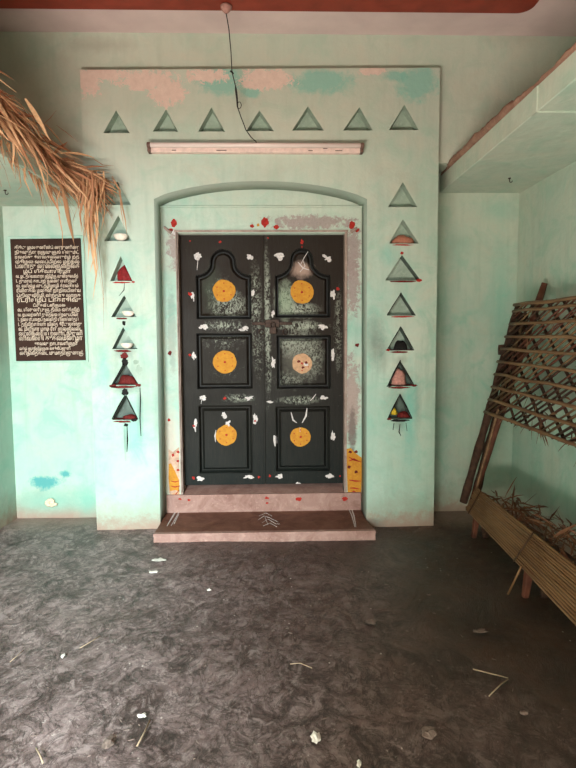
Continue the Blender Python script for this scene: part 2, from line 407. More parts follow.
# niches: (apex x, apex y, base left x, base right x, base y)
TOP = [(116,110,103,129.5,133),(166,109,152.5,178,131.5),(211.5,107,198,225,131.5),(259.5,110,246,274,131),(308,106,292,324,130.5),(359.5,107,343,373,130.5),(404.5,104.5,389,419,130)]
RIGHT = [(403,182,388,417.5,207),(403,219,389,419,243.5),(402,255,385,421,280.5),(401,292,387,416,315.5),(400.5,326,386.5,414,350.5),(400,360,388,415,386),(400,393,388,412.5,419)]
LEFT = [(117,181,104,131,205),(118,215,104,131.5,241),(120.5,256,110,132.5,281),(124,295,111,136.5,317),(123,327,112,137.5,349),(124.5,362,111,139,385),(125.5,395,112,138,420)]
def tri(n, grow=0):
    ax, ay, l, r, b = n
    a, L, R = P(ax, ay, YP), P(l, b, YP), P(r, b, YP)
    pts = [Vector((a.x, 0, a.z)), Vector((L.x, 0, L.z)), Vector((R.x, 0, R.z))]
    c = sum(pts, Vector())/3
    pts = [c+(p-c)*(1+grow) for p in pts]
    return [(p.x, p.z) for p in pts]
# arch opening loop of the portal
def arcpts(x0, x1, z0, zp, n=22):
    """segmental arch from left spring to right spring"""
    return [(x0+(x1-x0)*i/n, z0+(zp-z0)*(1-(2*i/n-1)**2)**.8) for i in range(n+1)]
al, ar = P(154, 205, YP), P(367, 205, YP); alb, arb = P(160.5, 528, YP), P(366.5, 528, YP)
zpk = P(262, 181, YP).z; zsp = P(262, 199, YP).z
arch = [(alb.x, -.03), (arb.x, -.03)] + arcpts(al.x, ar.x, zsp, zpk)[::-1]
outer = [(PX0, -.03), (PX1, -.03), (PX1t, PZ1), (PX0t, PZ1)]
# arch cuts the bottom edge: make one outline
outline = [(PX0, -.03), (alb.x, -.03)] + arcpts(al.x, ar.x, zsp, zpk) + [(arb.x, -.03), (PX1, -.03), (PX1t, PZ1+.03), (PX0t, PZ1)]
bm = plate([outline]+[tri(n) for n in TOP+RIGHT+LEFT], YP, YW+.0)
# soft irregular plaster edge: nibble the outer top corners a little
for f in bm.faces:
    c = f.calc_center_median()
    if abs(f.normal.y) < .5 and alb.x-.03 < c.x < ar.x+.03 and c.z < zpk+.004: f.material_index = 1
bm.normal_update()
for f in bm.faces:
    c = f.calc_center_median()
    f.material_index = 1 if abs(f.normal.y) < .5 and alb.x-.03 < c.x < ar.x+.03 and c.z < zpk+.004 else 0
mt_reveal_shade = limewash('limewash_shaded_reveal', lambda m, c: m.mix(.6, c, (.20, .235, .19)), 30.0)  # grey coat on arch soffit and reveals, also painting in their shade
portal = structure('wall_portal', bm, [mt_portal, mt_reveal_shade], 'projecting mint green portal wall with three rows of triangular niches', 'wall')

def niche(n, mats, sooty):
    bm = bmesh.new(); o = tri(n, .0); i = tri(n, -.02); dep = .075
    yb = YP+dep
    a = [bm.verts.new((x, YP+.004, z)) for x, z in o]; b = [bm.verts.new((x, yb, z)) for x, z in tri(n, -.10)]
    for k in range(3):
        f = bm.faces.new((a[k], a[(k+1) % 3], b[(k+1) % 3], b[k])); f.material_index = 1 if sooty and k != 1 else 0
        if sooty and k == 1: f.material_index = 2
    bm.faces.new(b[::-1]).material_index = 0
    # outer skin so the lining is a solid cup
    c = [bm.verts.new((x, YP+.004, z)) for x, z in tri(n, .02)]; d = [bm.verts.new((x, yb+.012, z)) for x, z in tri(n, .02)]
    for k in range(3):
        bm.faces.new((c[k], d[k], d[(k+1) % 3], c[(k+1) % 3])); bm.faces.new((a[k], c[k], c[(k+1) % 3], a[(k+1) % 3]))
    bm.faces.new(d)
    return build('triangular_niche', bm, mats, portal, normals=True)
for k, n in enumerate(TOP): niche(n, [mt_niche, mt_niche, mt_niche], False)
for k, n in enumerate(RIGHT):
    o = niche(n, [mt_niche if k < 5 else mt_niche_dark, mt_niche_dark if k >= 2 else mt_niche, mt_maroon if k in (2, 3, 4, 5) else mt_niche_dark], k > 0)
    if k in (2, 3): o['label'] = 'niche with dark red powder along its sill'
for k, n in enumerate(LEFT):
    o = niche(n, [mt_niche if k < 5 else mt_niche_dark, mt_niche_dark if k >= 3 else mt_niche, mt_maroon if k in (2, 5, 6) else mt_niche_dark], k > 0)
    if k in (5, 6): o['label'] = 'soot-blackened niche with red powder on its sill'
# vermilion, soot and turmeric dabs on the portal face
bm = bmesh.new()
for x, y, rx, ry, mi in ((402, 253, 2, 2, 0), (403, 281.5, 16, 1.1, 1), (419, 280.5, 3, 2, 0), (402, 316.8, 14, 1.2, 0), (388, 350, 3, 1.5, 0), (400, 352, 10, 1.5, 1), (400, 387.5, 13, 1.4, 1), (414, 385.5, 4, 1.6, 1), (389, 386, 3, 1.3, 2),
        (400, 420.5, 11, 1.6, 2), (389, 419, 3, 1.4, 1), (124, 387, 16, 1.7, 1), (113, 386, 5, 2, 0), (138, 385, 4, 2.2, 0), (122, 318.5, 7, 1.2, 0), (124, 323, 2.2, 3, 2), (123, 351, 10, 1.6, 0), (124, 356, 5, 4, 1), (125, 362, 4, 5, 2), (125, 392, 4, 5, 2), (123, 421.5, 11, 1.6, 1), (126, 425, 3, 2, 2), (134, 420, 4, 2, 2),
        (121, 282.5, 10, 1.0, 0), (133, 282, 2, 1.2, 0), (403, 245, 12, .9, 0), (136, 362, 4, 3, 3), (139, 370, 4, 6, 3)):
    splat(bm, x, y, YP, rx*.8, ry*.75, 1 if mi == 0 and x < 200 and y > 300 else mi, rough=.22, n=30)
for pts, wd, mi in (([(113, 384), (119, 373), (124, 363)], 2, 2), ([(112, 419), (119, 406), (125, 395)], 2.2, 2), ([(138, 419), (131, 406), (126, 395)], 2, 2), ([(400.5, 360), (394, 373), (388, 385)], 1.8, 2), ([(400, 361), (407, 373), (414, 385)], 1.6, 2), ([(400, 394), (394, 406), (388, 418)], 1.7, 2), ([(400, 394), (406, 406), (412, 418)], 1.7, 2), ([(401, 293), (394, 304), (387, 315)], 1, 2), ([(401, 327), (394, 338), (387, 350)], 1.1, 2), ([(401, 327), (407, 338), (414, 350)], 1.1, 2), ([(119, 296), (124, 290), (124.5, 283)], .8, 2)):
    sweep(bm, pts, YP, wd, mi)
for pts in ([(400, 424), (399, 432), (401, 436)], [(394, 423), (393, 430)], [(406, 423), (407, 431)], [(140, 388), (140.5, 400), (140, 418), (141, 436)], [(127, 424), (127.5, 440), (127, 452)]):
    sweep(bm, pts, YP, 1.4, 2)
build('ritual_marks', bm, [mt_vermilion, mt_maroon, mt_soot, mt_niche], portal)

# recess wall inside the arch, with the door opening
dl, dr = P(180, 360, YR).x, P(345, 360, YR).x
dzt = P(262, 233, YR).z; rzb = P(262, 505, 4.52).z
bm = plate([[(-1.2, -.03), (dl-.005, -.03), (dl-.005, dzt), (dr+.005, dzt), (dr+.005, -.03), (1.2, -.03), (1.2, PZ1-.35), (-1.2, PZ1-.35)]], YR, YR+.26)
zl = P(262, 206, YR).z
box(bm, (al.x-.02, YR-.014, zl-.012), (ar.x+.06, YR+.002, zl+.001))
rec = structure('wall_recess', bm, mt_recess, 'mint green wall inside the arch around the door', 'wall', bevel=.004)
bm = bmesh.new()
for x, y, rx, ry, mi in ((265, 222, 3.5, 4.5, 0), (276, 227, 2.5, 2.2, 0), (252, 226, 2, 1.6, 0), (258, 225, 1.5, 1.2, 2), (174, 223, 2.8, 3.6, 0), (171, 230, 2.4, 1.6, 0), (174, 232, 2, 2.6, 3), (352, 225, 3, 4, 0), (357, 230, 2.2, 2, 0), (170, 353, 2, 2.2, 1), (357, 345, 2.2, 1.8, 1), (169, 420, 1.4, 1.6, 0), (177, 500, 2.2, 2.6, 0),
        (178, 452, 1.4, 1.3, 0), (178, 461, 1.3, 1.3, 0), (178, 470, 1.4, 1.2, 0), (173, 455, 1.3, 1.8, 0)):
    splat(bm, x, y, YR-(.0014 if 445 < y < 505 and x < 200 else 0), rx, ry, mi, rough=.2, n=28)
# right turmeric panel with red strokes, left turmeric triangle
def quad(pts, mi, th=.0012):
    prism(bm, [(P(x, y, YR).x, P(x, y, YR).z) for x, y in pts], YR-th, YR+.0005, mi)
quad([(348, 502), (347, 475), (346.5, 449), (351, 448), (354, 452), (362, 458), (361.5, 480), (361, 502), (355, 504)], 2)
for pts in ([(349, 457), (354, 460), (361, 462)], [(349, 461), (354, 459), (358, 461)], [(349, 480), (355, 481), (361, 481)], [(350, 488), (354, 488), (359, 489)]):
    sweep(bm, pts, YR-.0013, 1.6, 0)
for x, y in ((350, 452), (356, 452), (356, 472), (354, 492), (349, 467)): splat(bm, x, y, YR-.0013, 1.8, 1.4, 1 if y < 475 else 0)
quad([(168.5, 449), (173, 452), (179, 447), (179.6, 476), (179.4, 503), (172, 501), (169, 492), (168.5, 470)], 5)
quad([(169, 464), (171, 463), (175, 471), (179, 480), (179.4, 492), (176, 490), (170, 491), (168.5, 478)], 2, .0022)
quad([(172, 493), (178.5, 492), (179.5, 480), (179.5, 504), (176, 503)], 4, .0022)
for pts in ([(171, 481), (175, 482), (179, 481)], [(171, 486), (175, 487), (180, 486)], [(174, 500), (176, 494), (179, 490)]): sweep(bm, pts, YR-.0023, 1.2, 0)
build('ritual_marks', bm, [mt_vermilion, mt_maroon, mt_yellow, mt_white, mt_peach, mt_blush], rec)

# side walls (below the lofts, then set back above them)
XSL = P(68, 193, 4.3).x
ZSR = P(440, 193, YW).z; ZSL = P(40, 206.5, YW).z; TSL = .145
bm = bmesh.new(); box(bm, (XR, -.5, -.04), (XR+.12, YW+.02, ZSR+.02))
box(bm, (XR+.10, -.5, ZSR-.05), (XU+.12, YW+.02, ZSR)); box(bm, (XU, -.5, ZSR), (XU+.12, YW+.02, ZC+.05))
structure('wall_right', bm, mt_side, 'dim grey green side wall on the right behind the bamboo frame', 'wall')
bm = bmesh.new(); box(bm, (XL-.12, -.5, -.04), (XL, YW+.02, ZSL+.02))
box(bm, (-XU-.12, -.5, ZSL-.05), (XL-.10, YW+.02, ZSL)); box(bm, (-XU-.12, -.5, ZSL), (-XU, YW+.02, ZC+.05))
structure('wall_left', bm, mt_side, 'mint green side wall at the left edge beside the inscribed tablet', 'wall')
bm = bmesh.new(); box(bm, (-XU-.1, -.6, ZC), (XU+.1, YW+.1, ZC+.12))
structure('ceiling', bm, mt_ceil, 'faded pink plaster ceiling above the portal', 'ceiling')
# unseen wall added behind the camera; its opening shapes the daylight
bm = plate([[(-XU-.1, -.05), (-1.95, -.05), (-1.95, 2.0), (-.86, 2.0), (-.86, -.05), (XU+.1, -.05), (XU+.1, ZC+.05), (-XU-.1, ZC+.05)]], -.62, -.5)
structure('wall_front_occluder', bm, mt_side, 'unseen mint green wall added behind the camera to block daylight', 'wall')
# red painted board on the ceiling, rounded end
ZT = ZC-.045; xa, xb = -2.0, PZ(537, 4, ZT).x; y1 = PZ(300, 12, ZT).y; r = .09
bm = bmesh.new(); poly = [(xa, 1.0), (xa, y1)]
for i in range(9):
    a = PI/2*i/8; poly.append((xb-r+math.sin(a)*r, y1-r+math.cos(a)*r))
poly.append((xb, 1.0))
lo = [bm.verts.new((x, y, ZC-.045)) for x, y in poly]; hi = [bm.verts.new((x, y, ZC+.01)) for x, y in poly]
bm.faces.new(lo); bm.faces.new(hi[::-1])
for i in range(len(lo)): bm.faces.new((lo[i], hi[i], hi[(i+1) % len(lo)], lo[(i+1) % len(lo)]))
structure('trim_1', bm, mt_red, 'dark red painted ceiling panel with a rounded corner along the top edge', 'ceiling panel', bevel=.008)

# lofts
mt_brown = cement('bare_brown_edge', (.20, .10, .07), (.38, .22, .16))
XSR = P(440, 189, YW).x
bm = bmesh.new(); box(bm, (XSR, 1.3, ZSR), (XU, YW, ZSR+.125))
box(bm, (XSR+.002, 1.3, ZSR+.125), (XU, YW, ZSR+.142), 1)
# raised conduit strip over the edge and along the underside
cy = 4.5*(P(440,193,YW).z-HC)/(P(535,113,YW).z-HC)
c2 = 0
yc = (ZSR-HC)/((P(535, 113, 1.0).z-HC))
box(bm, (XSR-.008, yc-.03, ZSR-.008), (XSR+.002, yc+.03, ZSR+.12)); box(bm, (XSR-.008, yc-.03, ZSR-.008), (XR, yc+.03, ZSR+.002))
loftR = structure('trim_2', bm, [mt_slab, mt_brown], 'pale plastered loft slab projecting on the right with a bare brown top edge', 'loft slab', bevel=.006)
bm = bmesh.new()
# jagged bare earth heaped along the right loft's top edge
pts, rs = [], []
for i in range(90):
    y = 1.5+i*.0335; h = .009+.028*max(0, mnoise.noise(Vector((y*2.3, 0, 0)))+.15)+.012*(3.2 < y < 4.3)+.005*mnoise.noise(Vector((y*22, 3, 0)))
    pts.append(Vector((XSR+.012+.006*mnoise.noise(Vector((y*9, 7, 0))), y, ZSR+.140+h*.5))); rs.append(max(.006, h))
tube(bm, pts, rs, 8, wob=.15)
build('bare_clay_edge', bm, mt_brown, loftR, smooth=True)
bm = bmesh.new(); e1, e2 = PZ(18, 164, ZSL), PZ(84, 202, ZSL); sl = (e2.x-e1.x)/(e2.y-e1.y); ex = lambda y: e1.x+(y-e1.y)*sl
hexa(bm, [(-XU, 2.2, ZSL), (ex(2.2), 2.2, ZSL), (ex(YW), YW, ZSL), (-XU, YW, ZSL), (-XU, 2.2, ZSL+TSL), (ex(2.2), 2.2, ZSL+TSL), (ex(YW), YW, ZSL+TSL), (-XU, YW, ZSL+TSL)])
structure('trim_3', bm, mt_slab, 'pale plastered loft slab projecting on the left under dry palm leaves', 'loft slab', bevel=.006)

# ------------------------------------------------------------------ doorstep
step = empty('doorstep', (P(262, 542, 3.92).x, 3.92, 0), 'worn reddish cement doorstep of two levels with white lime strokes', 'doorstep')
zs = P(262, 531, 3.95).z; zt = P(262, 494, 4.40).z
fl, fr = P(154, 532, 3.93).x, P(375, 532, 3.93).x; bl, br = P(170, 505, 4.5).x, P(364, 505, 4.5).x
bm = bmesh.new()
ring = [(fl, 3.915), (fr, 3.915), (arb.x-.006, YP-.01), (arb.x-.006, 4.398), (alb.x+.006, 4.398), (alb.x+.006, YP-.01)]
lo = [bm.verts.new((x, y-(.012 if y < 3.95 else 0), -.02)) for x, y in ring]; hi = [bm.verts.new((x, y, zs)) for x, y in ring]
bm.faces.new(lo); bm.faces.new(hi[::-1])
for i in range(6): bm.faces.new((lo[i], hi[i], hi[(i+1) % 6], lo[(i+1) % 6])).material_index = 1 if i == 0 else 0
# worn pale nosing
hexa(bm, [(fl-.004, 3.908, zs-.014), (fr+.004, 3.908, zs-.014), (fr-.004, 3.955, zs-.014), (fl+.004, 3.955, zs-.014), (fl-.002, 3.912, zs+.003), (fr+.002, 3.912, zs+.003), (fr-.004, 3.955, zs+.002), (fl+.004, 3.955, zs+.002)], 1)
def flatdab(bm, pts, z, wd, mi):
    """stroke on a horizontal surface through photo pixels"""
    q = [PZ(x, y, z) for x, y in pts]; L, R = [], []
    for i, p in enumerate(q):
        t = (q[min(i+1, len(q)-1)]-q[max(i-1, 0)]).normalized(); nrm = Vector((-t.y, t.x, 0))
        ww = wd*random.uniform(.5, 1.2)*(.4 if i in (0, len(q)-1) else 1)
        L.append(p+nrm*ww); R.append(p-nrm*ww)
    ring = L+R[::-1]
    a = [bm.verts.new(v+Vector((0, 0, .0015))) for v in ring]; b = [bm.verts.new(v-Vector((0, 0, .001))) for v in ring]
    bm.faces.new(a).material_index = mi; bm.faces.new(b[::-1]).material_index = mi
    for i in range(len(a)): bm.faces.new((a[i], b[i], b[(i+1) % len(a)], a[(i+1) % len(a)])).material_index = mi
for pts in ([(167, 526), (173, 516), (178, 508)], [(171, 526), (177, 516), (181, 508)], [(174, 524), (179, 514)], [(348, 507), (352, 516), (355, 527)], [(351, 507), (354, 516), (356, 527)]):
    flatdab(bm, pts, zs, .007, 2)
for pts in ([(258, 520), (264, 516), (270, 518), (278, 522)], [(262, 523), (268, 519), (276, 524), (280, 524)], [(259, 516), (266, 513), (272, 516)], [(263, 526), (270, 523), (277, 527)], [(265, 517), (268, 525)]):
    flatdab(bm, pts, zs, .0045, 2)
build('lower_step', bm, [mt_step, mt_stepedge, mt_white], step, bevel=.005)
bm = bmesh.new()
box(bm, (alb.x+.008, 4.398, -.02), (arb.x-.008, YR-.001, zt)); z2 = P(262, 485.5, YD-.012).z
hexa(bm, [(dl+.003, YR-.001, -.02), (dr-.003, YR-.001, -.02), (dr-.003, YD+.15, -.02), (dl+.003, YD+.15, -.02), (dl+.003, YR-.001, zt), (dr-.003, YR-.001, zt), (dr-.003, YD+.15, z2), (dl+.003, YD+.15, z2)])
for x, y, rr in ((267, 498, 2), (267, 503, 1.5), (299, 499, 3), (345, 499, 3), (189, 500, 1.6), (180, 499, 1.4)): splat(bm, x, y, 4.398, rr, rr*.7, 2)
build('threshold', bm, [mt_stepedge, mt_white, mt_vermilion], step, bevel=.004)

# ------------------------------------------------------------------ door
door = empty('door_1', DBASE, 'old dark green double door with yellow turmeric discs, closed', 'door', kind='structure')
zb = DBASE.z
DT = P(262, 234.5, YD).z; X0 = P(181.5, 360, YD).x; X1 = P(343, 360, YD).x; XM = P(264, 360, YD).x
bm = bmesh.new()   # jamb lining and lintel
fw = .05
box(bm, (dl-.014, YR-.012, zt+.001), (dl+.004, YR-.0005, DT)); box(bm, (dr-.004, YR-.012, zt+.001), (dr+.014, YR-.0005, DT))
box(bm, (dl-.0, YR-.012, zt+.02), (X0-.002, YD+.06, DT)); box(bm, (X1+.002, YR-.012, zt+.02), (dr, YD+.06, DT))
box(bm, (dl-.02, YR-.016, DT), (dr+.02, YD+.06, dzt+.02))
build('door_frame', bm, mt_frame, door, bevel=.004)
for a, b in (((171, 233), (164, 227)), ((351, 232), (357, 228))):
    bm = bmesh.new(); tube(bm, [P(a[0], a[1], YR-.012), P(b[0], b[1], YR-.012)], [.012, .010], 8)
    build('lintel_peg', bm, mt_frame, door)
bm = bmesh.new(); box(bm, (X0-.02, YD+.055, zb), (X1+.02, YD+.07, DT)); build('backing_board', bm, mt_groove, door)

def panel_outline(l, r, t, b, ogee=None):
    a = P(l, t, YD); c = P(r, b, YD); x0, x1, z1, z0 = a.x, c.x, a.z, c.z
    if not ogee: return [(x0, z0), (x1, z0), (x1, z1), (x0, z1)]
    al_, ar_, apex = ogee     # px of arch sides and apex y
    xa, xb2, za = P(al_, t, YD).x, P(ar_, t, YD).x, P(al_, apex, YD).z
    pts = [(x0, z0), (x1, z0), (x1, z1)]
    n = 8
    cx, rr = (xa+xb2)/2, (xb2-xa)/2
    zarch = za-rr
    # right concave shoulder
    for i in range(1, n+1):
        a_ = PI/2*i/n; pts.append((x1-(x1-xb2)*math.sin(a_), z1+(zarch-.008-z1)*(1-math.cos(a_))))
    for i in range(0, 2*n+1):
        a_ = PI*i/(2*n); pts.append((cx+rr*math.cos(a_), zarch+rr*math.sin(a_)))
    for i in range(n-1, -1, -1):
        a_ = PI/2*i/n; pts.append((x0+(xa-x0)*math.sin(a_), z1+(zarch-.008-z1)*(1-math.cos(a_))))
    return pts
def inset(pts, d):
    c = Vector((sum(p[0] for p in pts)/len(pts), sum(p[1] for p in pts)/len(pts)))
    n = len(pts); out = []
    for i in range(n):
        p0, p1, p2 = Vector(pts[i-1]), Vector(pts[i]), Vector(pts[(i+1) % n])
        e1, e2 = (p1-p0), (p2-p1)
        e1 = e1.normalized() if e1.length > 1e-6 else e2.normalized(); e2 = e2.normalized() if e2.length > 1e-6 else e1
        n1, n2 = Vector((-e1.y, e1.x)), Vector((-e2.y, e2.x)); q = (n1+n2)
        q = q.normalized() if q.length > 1e-6 else n1
        out.append(tuple(p1+q*d/max(.45, q.dot(n1))))
    return out
def ring_prism(bm, A, ya, B, yb, mi):
    a = [bm.verts.new((x, ya, z)) for x, z in A]; b = [bm.verts.new((x, yb, z)) for x, z in B]
    for i in range(len(a)): bm.faces.new((a[i], a[(i+1) % len(a)], b[(i+1) % len(b)], b[i])).material_index = mi
    return a, b
LEAVES = [
 dict(mat=mt_doorL, x0=X0, x1=XM-.002, word='left', panels=[((196.5, 251, 276, 318.5), (211, 235.5, 250)), ((197, 252, 334, 388), None), ((199, 252, 406, 472), None)],
      discs=[(224, 291, 11, 0), (225, 362, 11.5, 0), (226.5, 435, 10.5, 0)],
      white=[(198,256,4.5,3.5),(249.5,257,3.5,3),(193,296,2,5),(253,293,2,4),(203,327,5,3),(246,329,4,2.5),(241,330,3,1.5),(194,355,2.2,5),(203,398,4.5,3),(250,398,5,2.6),(195.5,425,2.2,6),(255,419,2.6,6),(200,479,4,2.5),(248,477,6,2),(224,415,3.5,3.5),(228,423,3,3)],
      red=[(220,242,2,1.3),(190,294,3,2),(190,355,2,1.6),(225,398,2,2),(194,426,1.6,1.6),(255,421,1.3,1.3),(193.5,478,2.2,1.8),(259,477,1.6,1.6),(190,241,1.2,1)],
      strokes=[([(198,258),(197.5,265),(197,270)],.8,0),([(202,399),(201,404)],1,0),([(216,430),(215,436),(215.5,442)],1.2,0)]),
 dict(mat=mt_doorR, x0=XM+.002, x1=X1, word='right', panels=[((275.5, 329.5, 276, 317), (290.5, 312.5, 249)), ((277, 330, 336, 388), None), ((276, 329, 407, 470), None)],
      discs=[(302, 292, 11.5, 0), (302, 363.5, 10, 1), (300.5, 437, 10, 0)],
      white=[(280,256,6,3.5),(327,258,4.8,3.5),(333,294,3,5),(273,314,2.4,3.2),(322,327,5.5,3),(273.5,363,2.2,5),(332.5,355,2.2,5),(324,398,4.5,2.6),(270,402,4,1.2),(275,440,1.8,6),(333,437,2.8,6),(279.5,476,4,2.6),(329,476,4.5,2.6),(298,483,3.5,.9),(306,364,2.5,2)],
      red=[(302,242,2,2.6),(302,247,1,1.6),(338,289,2.4,2),(268,238,1.2,1),(304,364,1.5,1),(300,446,1.6,1.4),(340,476,1.2,1),(270,476,1.8,1.6)],
      strokes=[([(291,412),(293,420),(297,423)],1.6,0),([(307,408),(306,416),(302,423)],1.6,0),([(309,250),(304,258),(300,266)],.8,0),([(298,262),(303,268),(309,270)],1.5,0),([(300,272),(305,266),(303,260)],1.2,0),([(300,427),(300,432)],1.4,0),([(310,401),(313,398),(316,394)],1.2,0)]),
]
for L in LEAVES:
    fr_y0, fr_y1 = YD-.012, YD+.03
    outs = [panel_outline(*p, ogee=o) for p, o in L['panels']]
    bm = plate([[(L['x0'], zb+.002), (L['x1'], zb+.002), (L['x1'], DT-.004), (L['x0'], DT-.004)]]+outs, fr_y0, fr_y1)
    for x, y, rx, ry in L['white']:
        splat(bm, x, y, fr_y0 if not (y in (415, 423, 364)) else YD-.0055, rx*.8, ry*.85, 1, rough=.45)
    for x, y, rx, ry in L['red']:
        if y not in (364, 446): splat(bm, x, y, fr_y0-.0016, rx*.75, ry*.8, 2, rough=.3)
    for pts, wd, mi in L['strokes']:
        ins = any(abs(pts[0][1]-q) < 14 and 270 > 0 for q in (412, 436, 262, 272, 427)) and pts[0][1] not in (399, 401)
        sweep(bm, pts, YD-.0055 if ins and pts[0][0] not in (198,) else fr_y0, wd, 1)
    leaf = build('door_leaf', bm, [L['mat'], mt_white, mt_vermilion], door, bevel=.0025)
    for oi_, o_ in enumerate(outs):
        bm = bmesh.new()
        A = inset(o_, -.004); B = inset(o_, .018); C2 = inset(o_, .03)
        # dark moulding slope down, flat ground, raised field
        v0 = ring_prism(bm, A, YD+.004, inset(o_, .012), YD+.024, 1)
        v1 = ring_prism(bm, inset(o_, .012), YD+.024, inset(o_, .022), YD+.024, 1)
        v2 = ring_prism(bm, inset(o_, .022), YD+.024, inset(o_, .040), YD-.004, 0)
        bm.faces.new([bm.verts.new((x, YD-.004, z)) for x, z in inset(o_, .040)])
        bm.faces.new([bm.verts.new((x, YD+.028, z)) for x, z in A])
        bmesh.ops.remove_doubles(bm, verts=bm.verts, dist=1e-5)
        build('panel', bm, [L['mat'], mt_groove if oi_ < 2 else L['mat']], leaf, bevel=.0)
        # bead moulding around the panel
        bm = bmesh.new(); n = len(o_); pts = [Vector((x, YD-.013, z)) for x, z in inset(o_, -.001)]
        for i in range(n):
            a, b = pts[i], pts[(i+1) % n]
            if (b-a).length > 1e-4: tube(bm, [a, b], .0045, 6)
        build('bead_moulding', bm, mt_groove if oi_ < 2 else L['mat'], leaf, smooth=True)
    for x, y, rr, fade in L['discs']:
        bm = bmesh.new(); splat(bm, x, y, YD-.004, rr, rr, 0, rough=.04, n=40, th=.002)
        splat(bm, x, y, YD-.006, 1.2, 1.2, 1, n=10); 
        for a in range(6 if not fade else 2):
            splat(bm, x+rr*.72*math.cos(a*PI/3+.5), y+rr*.72*math.sin(a*PI/3+.5), YD-.006, .6, .6, 1, n=8)
        if fade:
            for q in ((x-3, y-2), (x+4, y-1), (x+1, y+4)): splat(bm, q[0], q[1], YD-.006, 1.8, 1.2, 2, n=10)
        build('turmeric_disc', bm, [mt_peach if fade else mt_yellow, mt_vermilion, mt_maroon], leaf)
# cover strip where the leaves meet, hasp and padlock
bm = bmesh.new(); a = P(254.5, 360, YD).x; box(bm, (XM-.012, YD-.022, zb+.01), (XM+.006, YD-.010, DT-.01))
build('cover_strip', bm, mt_doorL, door, bevel=.003)
hy = YD-.028; hz = P(272, 323.5, YD).z
bm = bmesh.new(); h0, h1 = P(252, 323, YD).x, P(292, 323, YD).x
box(bm, (h0, hy, hz-.012), (h1, YD-.010, hz+.012)); box(bm, (P(262, 0, YD).x, hy-.004, hz-.03), (P(277, 0, YD).x, YD-.010, hz+.03))
for x in (h0+.015, h1-.015, h0+.10): lathe(bm, [(.009, -.008), (.009, 0)], (x, hy, hz), 10, axis='Y')
hasp = build('hasp', bm, mt_iron, door, bevel=.003)
bm = bmesh.new(); pc = Vector((P(270, 0, YD).x, hy-.018, hz-.05))
box(bm, (pc.x-.026, pc.y-.012, pc.z-.028), (pc.x+.026, pc.y+.012, pc.z+.02))
tube(bm, [pc+Vector((-.016, 0, .015)), pc+Vector((-.016, 0, .045)), pc+Vector((-.008, 0, .058)), pc+Vector((.008, 0, .058)), pc+Vector((.016, 0, .045)), pc+Vector((.016, 0, .015))], .005, 8)
build('padlock', bm, mt_iron, hasp, bevel=.004)
bm = bmesh.new()
for x in (P(258, 0, YD).x, P(283, 0, YD).x):
    tube(bm, [(x+.018*math.cos(k*PI/6), YD-.018-.006*math.sin(k*PI/12), hz-.065+.022*math.sin(k*PI/6)) for k in range(13)], .004, 6)
build('pull_ring', bm, mt_iron, door, smooth=True)

# ------------------------------------------------------------------ inscribed tablet
def stone_mat():
    m = M('dark_brown_stone', .7, .1); n = m.noise(8, 6, .6)
    m.base(m.mix(m.rng(n, .3, .7), (.035, .016, .012), (.060, .030, .022))); m.bump(m.noise(60, 4), .15, .003); return m.m
mt_stone = stone_mat()
mt_letter = plain('incised_letters_lime', (.72, .56, .45), .8, .3, 90)
q = [P(11, 239.5, YW), P(81, 238.5, YW), P(86, 360, YW), P(17, 361, YW)]
tab = empty('inscribed_tablet', ((q[2].x+q[3].x)/2, YW, q[3].z), 'dark brown stone tablet of engraved script set in the left wall', 'tablet')
bm = bmesh.new(); prism(bm, [(v.x, v.z) for v in q], YW-.018, YW-.0005); build('stone_slab', bm, mt_stone, tab, bevel=.003)
bm = bmesh.new()
cx, cz = sum(v.x for v in q)/4, sum(v.z for v in q)/4
og = [(v.x+(.022 if v.x > cx else -.022), v.z+(.022 if v.z > cz else -.016)) for v in q]
pl = plate([og, [(v.x+(.001 if v.x > cx else -.001), v.z+(.001 if v.z > cz else -.001)) for v in q]], YW-.010, YW-.0005)
build('plaster_border', pl, mt_slab, tab, bevel=.004)
cons = 'கசடதபறயரலவழளஞநமனண'; vow = ['', 'ா', 'ி', 'ீ', 'ு', '்', 'ை', '்', '']
def word(n):
    return ''.join(random.choice(cons)+random.choice(vow) for _ in range(n))
ROWS = [(.0,1,3.4),(0,1,3.4),(0,1,3.3),(0,1,3.6),(0,1,4.6),(.12,.86,3.8),(0,.97,3.4),(0,.95,3.4),(.0,.97,3.5),(.0,1,3.8),(0,1,3.6),(0,1,4.6),(.25,.75,3.2),(0,.97,3.8),(.0,.95,3.5),(0,.95,3.8),(0,1,3.8),(0,1,4.0),(0,1,4.4),(0,1,5.0),(.24,.92,3.6),(0,.8,3.2),(0,1,4.0)]
txt = bmesh.new()
y_px = 244.0; step_px = (354.5-244.0)/(len(ROWS)-1)
